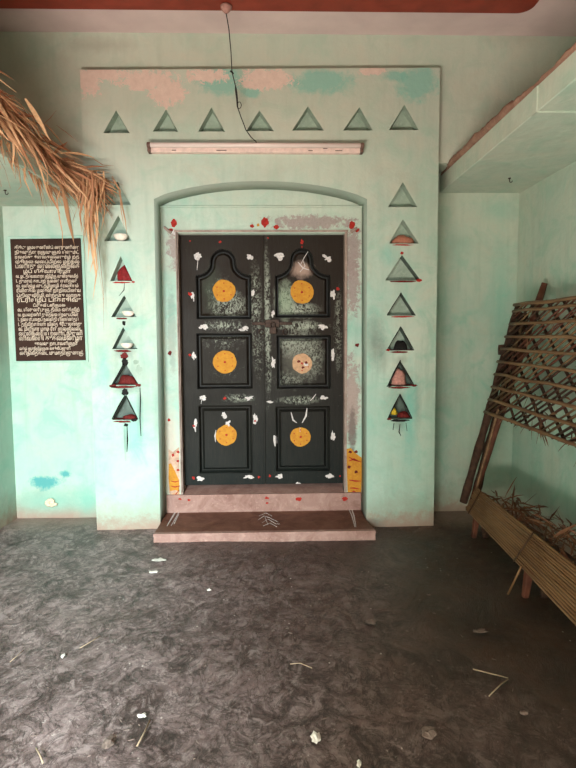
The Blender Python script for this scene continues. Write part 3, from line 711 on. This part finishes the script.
for ri, (u0, u1, hpx) in enumerate(ROWS):
    yy = 247.5+ri*(350.5+3-247.5)/(len(ROWS)-1)
    f = (yy-239)/121; lx = 11.5+6*f+2.6; rx = 81+5*f-2.6
    A = P(lx+(rx-lx)*u0, yy, YW-.018); B = P(lx+(rx-lx)*u1, yy-.5, YW-.018)
    cu = bpy.data.curves.new('t', 'FONT'); s = ''
    nlen = int(15*(u1-u0)*4.0/hpx*1.25)
    while len(s) < nlen*1.05: s += word(random.randint(2, 6))+' '
    if ri in (6, 7, 8, 13, 14, 15, 16, 17): s = random.choice(('1. ', '2. ', '3. ', 'வ. '))+s
    cu.body = s.strip(); cu.size = 1; cu.resolution_u = 1; cu.offset = .02
    o = bpy.data.objects.new('t', cu); COL.objects.link(o)
    dg = bpy.context.evaluated_depsgraph_get(); dg.update(); me = bpy.data.meshes.new_from_object(o.evaluated_get(dg))
    bpy.data.objects.remove(o); bpy.data.curves.remove(cu)
    if not me.vertices: continue
    xs = [v.co.x for v in me.vertices]; sx = (B.x-A.x)/(max(xs)-min(xs)); sz = hpx*YW/FPX/.80; x_min = min(xs)
    for v in me.vertices: v.co = Vector((A.x+(v.co.x-x_min)*sx, YW-.0195, A.z+(B.z-A.z)*0+v.co.y*sz-.010+.0*sx))
    txt.from_mesh(me); bpy.data.meshes.remove(me)
ext = bmesh.ops.extrude_face_region(txt, geom=list(txt.faces))
bmesh.ops.translate(txt, verts=[g for g in ext['geom'] if isinstance(g, bmesh.types.BMVert)], vec=(0, .0025, 0))
lt = build('inscription', txt, mt_letter, tab, normals=True)

# ------------------------------------------------------------------ tube light, hook and hanging wire
mt_batten = plain('pinkish_enamel', (.80, .60, .54), .45, .12, 30)
mt_tube = plain('frosted_tube_glass', (.80, .66, .62), .2, .04, 10)
mt_cap = plain('dark_lamp_holder', (.16, .09, .07), .5, .3, 40)
yl = YP-.045
a, b = P(148, 150.5, YP-.03), P(363, 150.5, YP-.03); zl_ = a.z
tl = empty('tube_light', ((a.x+b.x)/2, YP, zl_), 'long unlit pinkish tube light fixed above the arch', 'tube light')
bm = bmesh.new(); box(bm, (a.x+.01, YP-.045, zl_-.016), (b.x-.01, YP, zl_+.016)); box(bm, (a.x+.06, YP-.048, zl_-.012), (b.x-.06, YP-.044, zl_-.005))
for x, w_ in ((175, .03), (222, .07), (310, .03), (338, .05)): c = P(x, 151, YP).x; box(bm, (c-w_/2, YP-.0495, zl_-.006), (c+w_/2, YP-.044, zl_+.000), 1)
build('batten', bm, [mt_batten, mt_cap], tl, bevel=.004)
tz = P(250, 145.5, YP-.06).z
bm = bmesh.new(); lathe(bm, [(.008, 0), (.0165, .004), (.0165, b.x-a.x-.044), (.008, b.x-a.x-.04)], (a.x+.02, YP-.065, tz), 18, axis='X'); build('tube', bm, mt_tube, tl, smooth=True)
for x, s in ((a.x, 1), (b.x, -1)):
    bm = bmesh.new(); lathe(bm, [(.016, -.012), (.019, -.008), (.019, .010), (.016, .014)], (x+s*.012, YP-.065, tz), 14, axis='X')
    box(bm, (x+s*.012-.011, YP-.062, zl_-.016), (x+s*.012+.011, YP, tz)); build('end_holder', bm, mt_cap, tl, bevel=.002)
bm = bmesh.new(); c = P(325, 142.5, YP-.03); box(bm, (c.x-.016, YP-.05, zl_+.01), (c.x+.016, YP-.02, tz+.025)); build('starter', bm, mt_cap, tl, bevel=.004)

zc_red = ZC-.045
hk = PZ(226, 6, zc_red-.01)
bm = bmesh.new()
lathe(bm, [(.020, 0.0), (.036, -.010), (.037, -.022), (.022, -.042), (.009, -.054)][::-1], (hk.x, hk.y, zc_red), 14)
build('ceiling_rose', bm, plain('plaster_boss', (.42, .22, .19), .8, .3, 40, bump=.4), origin=(hk.x, hk.y, zc_red), smooth=True)
tag(bpy.data.objects['ceiling_rose'], 'small round pinkish boss on the red ceiling panel holding a wire', 'ceiling rose')
ys = hk.y
wp = [Vector((hk.x, hk.y, zc_red-.05))]+[P(x, y, ys+(4.10-ys)*t) for x, y, t in ((229, 30, .2), (231, 52, .4), (232, 72, .6), (235.5, 86, .75), (237, 98, .85), (237.5, 107, .9), (241, 117, .93), (246, 130, .97), (251, 137, 1), (256, 141.5, 1))]+[Vector((P(258, 143, YP).x, YP-.02, zl_+.012))]
bm = bmesh.new(); tube(bm, wp, .0035, 7)
tube(bm, [wp[4]+(wp[5]-wp[4])*t for t in (0, .3, .6, 1)]+[wp[6]], [.004, .007, .0075, .007, .005], 7)
c = wp[6]+Vector((.012, 0, .012))
tube(bm, [c+Vector((.014*math.cos(k*PI/5), 0, .022*math.sin(k*PI/5))) for k in range(11)], .0025, 6)
tube(bm, [wp[3]+Vector((-.012, 0, .006)), wp[3], wp[3]+Vector((.008, 0, -.012))], .006, 6)
tag(build('hanging_wire', bm, mt_black, origin=wp[0], smooth=True), 'thin black wire with a loop hanging from the ceiling to the tube light', 'wire')

# hooks in the loft undersides
for (px, py, zz, lab) in ((509.5, 178, ZSR, 'small metal hook under the right loft slab'), (5, 190, ZSL, 'small dark metal hook under the left loft slab')):
    c = PZ(px, py, zz); bm = bmesh.new()
    pts = [c+Vector((0, 0, .01)), c+Vector((0, 0, -.018))]+[c+Vector((.010-.010*math.cos(k*PI/5), 0, -.018-.012*math.sin(k*PI/5))) for k in range(1, 6)]
    tube(bm, pts, .0028, 7); lathe(bm, [(.010, -.005), (.010, 0)], c, 10)
    tag(build('ceiling_hook', bm, mt_iron, origin=c, smooth=True), lab, 'hook')

# ------------------------------------------------------------------ dry palm leaves on the left loft
def leaf_mat(name, cols, rough=.6):
    m = M(name, rough, .35); n = m.noise(2.5, 3, .5); f = m.noise(60, 4, .6, v=m.vec(scale=(1, 1, .1)))
    oi = m.n.new('ShaderNodeAttribute'); oi.attribute_name = 'tint'
    c = m.mix(oi.outputs['Fac'], cols[0], cols[1]); c = m.mix(m.rng(f, .45, .75, 0, .5), c, cols[2]); m.base(c); return m.m
mt_leaf = leaf_mat('dry_palm_leaf', ((.34, .13, .06), (.74, .45, .25), (.24, .09, .045)))
def ribbon(bm, pts, w, tl_, tint, fold=.35):
    """folded leaf blade, tapered at both ends"""
    n = len(pts); prev = None; sd = None
    for i, p in enumerate(pts):
        t = (pts[min(i+1, n-1)]-pts[max(i-1, 0)]).normalized()
        if sd is None:
            sd = t.cross(Vector((random.uniform(-1, 1), random.uniform(-1, 1), random.uniform(-1, 1)))).normalized()
        sd = (sd-t*sd.dot(t)); sd = sd.normalized() if sd.length > 1e-5 else t.orthogonal().normalized()
        up = t.cross(sd); ww = w*max(.08, math.sin(PI*(.12+.86*i/(n-1))))
        cur = [bm.verts.new(p+sd*ww), bm.verts.new(p+up*ww*fold), bm.verts.new(p-sd*ww), bm.verts.new(p+up*(ww*fold-.0015))]
        for v in cur: v[tl_] = tint
        if prev:
            for a, b in ((0, 1), (1, 2), (2, 3), (3, 0)): bm.faces.new((prev[a], prev[b], cur[b], cur[a]))
        prev = cur
bm = bmesh.new(); tl_ = bm.verts.layers.float.new('tint')
ztop = ZSL+TSL
axis = [Vector((XSL-.12, 2.6, ztop+.15)), Vector((XSL-.09, 3.1, ztop+.14)), Vector((XSL-.05, 3.5, ztop+.10)), Vector((XSL-.02, 3.85, ztop-.0)), Vector((XSL+.11, 4.0, ztop-.03)), Vector((XSL+.22, 4.04, ztop-.07))]
def ax(t):
    t = max(0, min(.9999, t))*(len(axis)-1); i = int(t); return axis[i].lerp(axis[i+1], t-i)
def clampface(p):
    # keep blades out of the slab and off the portal wall
    if p.z < ztop+.004 and p.x < XSL+.012 and p.z > ZSL-.4: 
        if p.z > ztop-.08 and p.x < XSL-.05: p.z = ztop+.006
        else: p.x = XSL+.012+random.uniform(0, .02)
    if p.y > YP-.02 and p.x > PX0t-.03: p.y = YP-.02-random.uniform(0, .03)
    if p.y > YW-.03: p.y = YW-.03
    return p
for i in range(1250):
    t = .93*random.random()**1.25; c = ax(t); c2 = ax(t+.12); d = (c2-c).normalized()
    thick = .10*(1-.6*t)
    s = c+Vector((random.gauss(0, thick*.8), random.gauss(0, .05), random.gauss(0, thick*.55)))
    ln = random.uniform(.16, .42)*(1-.45*t); g = random.uniform(.15, .8)*(1.0 if random.random() < .7 else 1.7)
    dr_ = (d*random.uniform(.6, 1.1)+Vector((random.gauss(.05, .22), 0, random.gauss(-.12, .34)))).normalized()
    pts = []
    n = 7
    for k in range(n):
        u = k/(n-1)*ln; q_ = s+dr_*u+Vector((.25*u*u*random.uniform(.4, 1), 0, -g*u*u*1.6)); pts.append(clampface(q_))
    ribbon(bm, pts, random.choice((.003, .005, .007, .009, .013)), tl_, random.random()**1.5)
# short frayed wisps standing up
for i in range(45):
    t = random.uniform(.1, 1); c = ax(t)+Vector((random.gauss(0, .03), 0, .03)); d = Vector((random.uniform(.1, .5), random.uniform(-.2, .3), random.uniform(-.05, .35)))
    pts = [clampface(c+d*.25*u+Vector((0, 0, -.12*u*u))) for u in (0, .25, .5, .75, 1)]
    ribbon(bm, pts, random.uniform(.0015, .004), tl_, random.random()*.5)
def hang(pxs, Y, w, tint):
    pts = [clampface(P(x, y, Y)+Vector((0, random.uniform(-.006, .006), 0))) for x, y in pxs]
    fine = []
    for a, b in zip(pts, pts[1:]):
        for k in range(3): fine.append(a.lerp(b, k/3))
    fine.append(pts[-1]); ribbon(bm, fine, w*1.5, tl_, tint, .25)
for pxs, Y, w_, tint in (([(62, 188), (66, 205), (70, 225), (74, 243)], 3.9, .016, .25), ([(66, 190), (69, 210), (73, 232), (75, 248)], 3.88, .012, .45), ([(62, 185), (57, 200), (59, 215), (62, 232), (63, 250)], 3.92, .003, .6),
        ([(84, 178), (86, 205), (90, 230), (93, 255), (96, 275), (93, 300)], 3.98, .007, .9), ([(90, 180), (92, 200), (92, 225), (95, 245), (97, 268), (94, 290)], 3.96, .006, .7), ([(96, 180), (97, 200), (92, 225), (89, 245), (88, 262)], 3.98, .005, .8),
        ([(100, 182), (100, 205), (96, 230), (97, 250), (99, 272), (104, 300)], 4.0, .004, .5), ([(88, 175), (85, 205), (88, 232), (90, 252)], 3.95, .008, .85), ([(94, 178), (93, 205), (97, 232), (94, 258), (90, 272)], 3.97, .006, .95),
        ([(112, 178), (119, 190), (122, 205), (125, 220), (127, 235)], 4.06, .004, .55), ([(112, 176), (120, 190), (121, 210), (124, 228)], 4.05, .0025, .3), ([(104, 190), (108, 205), (106, 214), (113, 204)], 4.05, .002, .3),
        ([(80, 180), (82, 200), (80, 215), (84, 235)], 3.94, .005, .2), ([(17, 138), (17, 155), (19, 172), (21, 186), (17, 192)], 3.3, .0035, .8), ([(12, 130), (14, 150), (13, 168)], 3.3, .004, .7), ([(0, 120), (2, 145), (4, 160)], 3.2, .008, .8), ([(47, 165), (48, 182), (46, 192)], 3.7, .0025, .7), ([(83, 185), (79, 200), (78, 212)], 3.96, .003, .2),
        ([(56, 125), (66, 132), (78, 142)], 3.9, .0025, .15), ([(92, 158), (103, 165), (114, 166)], 4.0, .0025, .1), ([(40, 128), (50, 118), (56, 110)], 3.7, .006, .4), ([(86, 190), (84, 240), (86, 262)], 4.0, .002, .5), ([(102, 190), (98, 240), (103, 290), (104, 330)], 4.12, .0015, .1)):
    hang(pxs, Y, w_, tint)
for i in range(26):
    x0 = random.uniform(76, 104); L_ = random.uniform(25, 70); y0 = 175+random.uniform(-5, 8)
    hang([(x0, y0), (x0+random.uniform(-3, 3), y0+L_*.35), (x0+random.uniform(-5, 3), y0+L_*.7), (x0+random.uniform(-6, 4), y0+L_)], 3.96+random.uniform(-.05, .04), random.uniform(.0025, .006), random.random())
tag(build('dried_palm_leaves', bm, mt_leaf, origin=(XSL, 3.4, ztop), normals=False), 'shaggy heap of dry brown palm leaves hanging over the left loft edge', 'palm leaves', kind='stuff')

# ------------------------------------------------------------------ lamps and offerings in the niches
mt_clay = plain('whitish_clay', (.80, .70, .60), .7, .1, 40)
mt_pinkp = plain('pink_powder', (.50, .24, .20), .85, .3, 60)
def bowl(px, py, rx, name, label, group, mat=mt_clay):
    c = P(px, py, YP); c.y = YP+.030; r = rx*YP/FPX; bm = bmesh.new()
    lathe(bm, [(r*.35, 0), (r*.75, r*.28), (r*1.0, r*.78), (r*.93, r*.80), (r*.6, r*.45), (r*.05, r*.3)], (c.x, c.y, c.z), 20, sy=.8)
    # pinched spout
    for v in bm.verts:
        if v.co.y < c.y-r*.5: v.co.z += r*.05
    tag(build(name, bm, mat, origin=c, smooth=True), label, 'lamp' if 'lamp' in name else 'offering', group)
def mound(px, py, rx, ry, name, label, cat, mat, seed=0, yo=.045):
    c = P(px, py, YP); c.y = YP+yo; k = YP/FPX; bm = bmesh.new(); bmesh.ops.create_icosphere(bm, subdivisions=3, radius=1)
    for v in bm.verts:
        q_ = 1+.25*mnoise.noise(v.co*1.7+Vector((seed, 0, 0)))+.1*mnoise.noise(v.co*5)
        x, y, z = v.co*q_; z = max(z, 0)
        v.co = (c.x+x*rx*k, c.y+y*.03, c.z+z*ry*k)
    tag(build(name, bm, mat, origin=c, smooth=True), label, cat)
bowl(120, 240.3, 7.5, 'clay_lamp', 'pale clay lamp in the second niche down of the left column', 'clay lamps in the left niches')
bowl(127.5, 316.6, 6.5, 'clay_lamp', 'white clay lamp in the fourth niche down of the left column', 'clay lamps in the left niches')
bowl(126, 348.6, 6.5, 'clay_lamp', 'white clay lamp in the fifth niche down, just above the soot-black niches', 'clay lamps in the left niches')
mound(123, 280.3, 7.5, 14, 'kumkum_heap', 'deep red powder heap in the third niche of the left column', 'powder heap', plain('crimson', (.22, .012, .014), .6, .4, 60), 1)
mound(126, 384, 9, 9, 'kumkum_heap', 'dark maroon powder heap in the sixth niche of the left column', 'powder heap', mt_maroon, 2)
mound(128, 419.3, 8, 4, 'kumkum_heap', 'low dark red powder heap in the lowest niche of the left column', 'powder heap', mt_maroon, 3)
mound(404, 242.8, 11, 8, 'brick_offering', 'reddish pink lump filling the second niche of the right column', 'offering', plain('salmon', (.42, .17, .11), .8, .25, 50), 4)
mound(402, 349.6, 7, 9, 'burnt_offering', 'small black lump in the fifth niche of the right column', 'offering', mt_soot, 5)
mound(400, 385, 8, 16, 'pink_offering', 'pink powder mound in the sixth niche of the right column', 'offering', mt_pinkp, 6)
mound(405, 418, 6, 6, 'burnt_offering', 'blackened lump in the lowest niche of the right column', 'offering', mt_maroon, 7)
mound(394.5, 414.6, 3.2, 6.5, 'yellow_flower', 'small yellow flower in the lowest niche of the right column', 'flower', plain('marigold', (.60, .42, .03), .7, .3, 60), 8, .02)

# ------------------------------------------------------------------ leaning bamboo frame and low bench on the right
mt_bark = plain('dark_bark_pole', (.055, .028, .018), .8, .5, 22, bump=.5)
mt_redpole = plain('red_brown_pole', (.11, .038, .022), .7, .35, 18, bump=.3)
def bamboo_mat(name, a, b, c_):
    m = M(name, .55, .35); n = m.noise(3, 5, .6, v=m.vec(scale=(6, .8, 6))); f = m.noise(30, 4, .6, v=m.vec(scale=(3, .3, 3)))
    c = m.mix(m.rng(n, .35, .65), a, b); c = m.mix(m.rng(f, .55, .75, 0, .6), c, c_); m.base(c); m.bump(f, .3, .003); return m.m
mt_bamboo = bamboo_mat('dry_split_bamboo', (.15, .075, .032), (.25, .14, .062), (.07, .032, .014))
mt_lath = bamboo_mat('weathered_lath', (.13, .068, .032), (.25, .15, .075), (.065, .032, .016))
Yf = 4.08
A = P(464, 500, Yf); B = P(518, 309, Yf); UPV = (B-A)
fr_o = empty('bamboo_frame', (A.x, 3.2, 0), 'tall woven bamboo lattice frame leaning on the right wall', 'bamboo frame')
UP = UPV.normalized(); NR = Vector((UP.z, 0, -UP.x))      # towards the wall
def pole(a, b, r, name, mat, par, n=10, seg=14, wig=.004):
    pts = []
    for i in range(seg+1):
        p = a.lerp(b, i/seg)+Vector((mnoise.noise(Vector((i*.6, r*99, 0))), mnoise.noise(Vector((0, i*.6, r*77))), 0))*wig; pts.append(p)
    bm = bmesh.new(); tube(bm, pts, [r*(1+.12*math.sin(i*2.1)) for i in range(seg+1)], n, wob=.05)
    return build(name, bm, mat, par, smooth=True)
pole(A-UP*.02, B+UP*.02, .028, 'end_pole', mt_bark, fr_o)
pole(A+Vector((.06, -.02, 0))-UP*.0, B+Vector((.05, -.02, 0))-UP*.0, .010, 'end_lath', mt_lath, fr_o)
pole(A+Vector((.10, .06, 0))-UP*.0, B+Vector((.085, .06, 0))-UP*.03, .030, 'inner_pole', mt_bark, fr_o)
tp = P(546.5, 283, 3.95); tp.x = min(tp.x, XR-.04)
tq = tp-UP*1.70; tq.y = 4.13
pole(tq, tp, .022, 'back_pole', mt_redpole, fr_o)
kb = P(500, 350, Yf+.04)
pole(kb+Vector((-.01, 0, 0)), kb+Vector((.16, -.04, 0)), .036, 'cross_pole', mt_bark, fr_o, seg=4)
# lattice: horizontals run toward the viewer, laths cross them
bm = bmesh.new(); y_near = 1.5
def onplane(s, y, off=0): return A+UP*s+Vector((0, y-Yf, 0))+NR*off
def sat(px, py):
    """height along the plane for the pixel at the end pole"""
    return (P(px, py, Yf)-A).dot(UP)
s_top = sat(518, 307); s_bot = sat(499, 415)
hs = [s_top, s_top-.045] + [s_top-.045-(s_top-.045-s_bot)*k/8 for k in range(1, 9)]
for k, s in enumerate(hs):
    pts = [onplane(s+.012*mnoise.noise(Vector((j*.5, k*3, 0))), Yf-.045-(Yf-y_near)*j/16, -.052+.006*math.sin(j*2+k)) for j in range(17)]
    tube(bm, pts, .014 if k in (0,) else .0115, 7, mi=0, wob=.1, flat=.8)
sh = s_top-s_bot
YE = Yf-.05
for dirn, off, cnt, run, sp in ((1, -.030, 34, 1.35, .088), (-1, -.006, 16, 1.3, .21)):
    for k in range(cnt):
        yb_ = YE+(run if dirn > 0 else 0)-k*sp+random.uniform(-.03, .03)       # depth at the bottom edge
        yt_ = yb_-run*dirn
        f0, f1 = 0.0, 1.0
        if yb_ > YE: f0 = (yb_-YE)/(yb_-yt_)
        if yt_ > YE: f1 = (YE-yb_)/(yt_-yb_)
        if f1-f0 < .08: continue
        q_ = lambda f: onplane(s_bot-.01+(s_top-s_bot+.02)*f, yb_+(yt_-yb_)*f, off+random.uniform(-.004, .004))
        tube(bm, [q_(f0), q_((f0+f1)/2), q_(f1)], random.uniform(.008, .012), 6, mi=random.choice((0, 2, 1)) if dirn > 0 else 2, flat=.6)
build('bamboo_lattice', bm, [mt_lath, mt_redpole, mt_bark], fr_o, smooth=True)
# dry leaf shreds caught in the lattice
bm = bmesh.new(); tl_ = bm.verts.layers.float.new('tint')
for i in range(240):
    y = Yf-.3-random.random()*2.0; s = s_bot+sh*random.random()**(1.0+1.6*(Yf-y < 1.4)) *(.95)
    if random.random() > .25+.5*(Yf-y)/1.5: continue
    c = onplane(s, y, random.uniform(-.045, .0)); d = Vector((0, random.uniform(-1, 1), 0))+UP*random.uniform(-.5, .5)
    pts = [c+d.normalized()*u*.10+Vector((0, 0, -.03*u*u)) for u in (0, .33, .66, 1)]
    ribbon(bm, pts, random.uniform(.004, .009), tl_, random.random()*.6)
build('leaf_shreds', bm, leaf_mat('old_leaf', ((.13, .06, .03), (.30, .17, .09), (.10, .05, .03))), fr_o, normals=False)['kind'] = 'stuff'

YB = 4.02
bb0 = P(465, 509, YB); bt0 = P(476.5, 487, YB); bbn = PZ(576, 626, bb0.z); btn = PZ(576, 566, bt0.z)
def bp(y, f):
    """point on the tilted slat surface at depth y, f from front edge 0 to wall edge 1"""
    t0 = (YB-y)/(YB-bbn.y); t1 = (YB-y)/(YB-btn.y)
    return bb0.lerp(bbn, t0).lerp(bt0.lerp(btn, t1), f)
zb0 = bb0.z
bench = empty('split_bamboo_bench', ((bb0.x+bt0.x)/2, 2.8, 0), 'low tilted bench of split bamboo slats below the leaning frame', 'bench')
W2 = (bt0-bb0).length; u2 = (bt0-bb0).normalized(); n2 = Vector((-u2.z, 0, u2.x))
bm = bmesh.new(); N = 15
for k in range(N):
    hw = W2/N*.47; y_a = YB+random.uniform(-.03, .01)
    pts = [bp(y_a-(y_a-1.3)*j/12, (k+.5)/N+.012*mnoise.noise(Vector((j*.7, k*5, 0))))+n2*(.002*math.sin(k*3+j)) for j in range(13)]
    tube(bm, pts, hw, 6, mi=0 if k % 4 else 1, flat=.6, wob=.04)
build('bamboo_slats', bm, [mt_bamboo, mt_lath], bench)
for y in (3.9, 3.05, 2.2):
    bm = bmesh.new(); tube(bm, [bp(y, -.01)+n2*.012, bp(y, 1.01)+n2*.012], .004, 6)
    build('binding_cord', bm, mt_bark, bench, smooth=True)
for y in (3.9, 2.98, 2.0):
    bm = bmesh.new(); x = bp(y, 0).x+.045
    hexa(bm, [(x-.03, y-.018, -.01), (x+.0, y-.018, -.01), (x+.0, y+.018, -.01), (x-.03, y+.018, -.01), (x-.015, y-.022, zb0-.002), (x+.025, y-.022, zb0-.002), (x+.025, y+.022, zb0-.002), (x-.015, y+.022, zb0-.002)])
    build('leg', bm, mt_redpole, bench, bevel=.006)
    bm = bmesh.new(); x2 = bp(y, 1).x+.03
    tube(bm, [(x2, y, -.01), (x2-.03, y, bt0.z-.03)], .022, 8); build('leg', bm, mt_bark, bench, smooth=True)
bm = bmesh.new(); a_ = P(521.5, 566, 2.93); b_ = PZ(508, 594, .004)
tube(bm, [a_+Vector((0, 0, 0)), a_.lerp(b_, .5), b_], .006, 7)
tag(build('stick', bm, mt_bamboo, origin=b_, smooth=True), 'thin pale stick propped against the front edge of the bamboo bench', 'stick')
bm = bmesh.new(); tl_ = bm.verts.layers.float.new('tint')
for i in range(150):
    y = random.uniform(2.2, 3.9); c = Vector((bp(y, 1).x+random.uniform(.04, .25), y, bt0.z-.05+.09*random.random()*(1-abs(y-3.1)))); d = Vector((random.uniform(-.4, .4), random.uniform(-1, 1), random.uniform(-.3, .3))).normalized()
    ribbon(bm, [c+d*u*random.uniform(.12, .2)+Vector((0, 0, -.03*u*u)) for u in (0, .33, .66, 1)], random.uniform(.004, .011), tl_, random.random()*.5)
for i in range(240):
    y = random.uniform(2.0, 4.2); c = Vector((random.uniform(bt0.x+.08, XR-.03), y, random.uniform(0.004, bt0.z-.08)*random.random())); d = Vector((random.uniform(-.4, .4), random.uniform(-1, 1), random.uniform(-.1, .1))).normalized()
    ribbon(bm, [Vector((min(XR-.01, p.x), p.y, max(.002, p.z))) for p in (c+d*u*.16 for u in (0, .33, .66, 1))], random.uniform(.004, .01), tl_, random.random()*.4)
tag(build('dry_leaf_litter', bm, leaf_mat('brown_litter', ((.11, .045, .02), (.28, .13, .065), (.08, .03, .015))), origin=(bt0.x+.1, 3.0, 0), normals=False), 'dry brown leaf litter heaped between the bamboo bench and the wall', 'leaf litter', kind='stuff')

# ------------------------------------------------------------------ small things on the floor
mt_straw = plain('pale_straw', (.34, .26, .18), .7, .2, 40)
def straw(px, label, r=.0028):
    pts = [PZ(x, y, .003) for x, y in px]; bm = bmesh.new(); tube(bm, pts, r, 6)
    tag(build('straw', bm, mt_straw, origin=pts[0], smooth=True), label, 'straw', 'straw bits on the floor')
straw([(473, 669), (485, 672), (508, 678)], 'bent pale straw on the floor at the lower right, upper arm of a V shape', .0028)
straw([(508, 679), (500, 685), (489, 696)], 'short straw forming the lower arm of a V at the lower right', .0028)
straw([(150, 720), (144, 733), (137, 746)], 'straight pale straw near the bottom edge on the left', .003)
straw([(100, 636), (92, 641), (80, 648)], 'short thin straw on the left of the floor', .002)
straw([(36, 748), (40, 755), (43, 763)], 'short straw at the bottom left corner', .003)
straw([(312, 668), (300, 663), (290, 664)], 'thin curved straw lying right of the centre of the floor', .002)
straw([(10, 662), (18, 655), (24, 650)], 'pale straw sliver at the left edge of the floor', .002)
mt_chip = plain('white_chip', (.78, .74, .68), .8, .15, 60)
mt_stem = plain('grey_chip', (.20, .15, .13), .8, .2, 60)
def chip(px, py, rx, ry, label, mat=mt_chip, h=.006):
    c = PZ(px, py, 0); k = c.y/FPX; bm = bmesh.new(); bmesh.ops.create_icosphere(bm, subdivisions=2, radius=1); sd = random.random()*50
    for v in bm.verts:
        q_ = 1+.9*mnoise.noise(v.co*2.2+Vector((sd, 0, 0))); v.co = (c.x+v.co.x*q_*rx*k*.8, c.y+v.co.y*q_*ry*k*1.8, .001+max(v.co.z*q_, -.3)*h)
    tag(build('lime_chip', bm, mat, origin=c), label, 'chip', 'pale chips on the floor')
chip(159, 560, 8, 2.4, 'white smear of lime on the floor below the left end of the doorstep', h=.004)
chip(153, 572, 6, 1.6, 'narrow white lime sliver just below the larger white smear', h=.004)
chip(63, 656, 2.2, 2, 'single white chip on the left part of the floor')
chip(316, 738, 6, 4, 'broad pale chip near the bottom centre of the floor', h=.008)
chip(359, 764, 3, 3, 'bright white chip at the bottom edge right of centre')
chip(430, 733, 9, 5, 'greyish lump at the bottom right of the floor', mt_stem, .010)
chip(209, 590, 2.5, 1.2, 'tiny pale chip on the floor in front of the left door leaf')
chip(142, 716, 6, 2, 'pale flake beside the straight straw near the bottom left')
chip(108, 742, 7, 5, 'grey flake near the bottom edge left of the straight straw', mt_stem)
chip(371, 622, 8, 3, 'faint grey flake on the dark floor in front of the right jamb', mt_stem, .004)
chip(524, 713, 5, 1.8, 'flat pale flake near the lower right corner', mt_stem)
chip(479, 631, 9, 2.4, 'long dull flake on the floor in front of the bench leg', mt_stem, .004)
bm = bmesh.new()
for i in range(420):
    x, y = random.uniform(-1.9, 1.15), random.uniform(1.6, 3.8); s = random.uniform(.0008, .0026); c = Vector((x, y, -.001)); a = random.uniform(0, PI)
    ln = s*random.choice((1, 1, 2, 5)); d = Vector((math.cos(a), math.sin(a), 0))
    tube(bm, [c-d*ln, c, c+d*ln], [s*.5, s, s*.4], 5, flat=.6)
tag(build('floor_grit', bm, mt_stem), 'fine pale grit and chaff scattered over the dark floor', 'grit', kind='stuff')
# flower-like lime lump at the foot of the left wing wall
c = P(51, 503, YW-.01); bm = bmesh.new()
for i in range(9):
    a = i*.7; bmesh.ops.create_icosphere(bm, subdivisions=1, radius=.018, matrix=Matrix.Translation(c+Vector((math.cos(a)*.035*(i/9+.3), -.006, math.sin(a)*.022+.004)))@Matrix.Diagonal((1.3, .5, .9, 1)))
tag(build('lime_lump', bm, plain('cream_lime', (.72, .62, .45), .8, .2, 60), origin=c, smooth=True), 'cream lump stuck low on the left wing wall above the floor', 'lump')
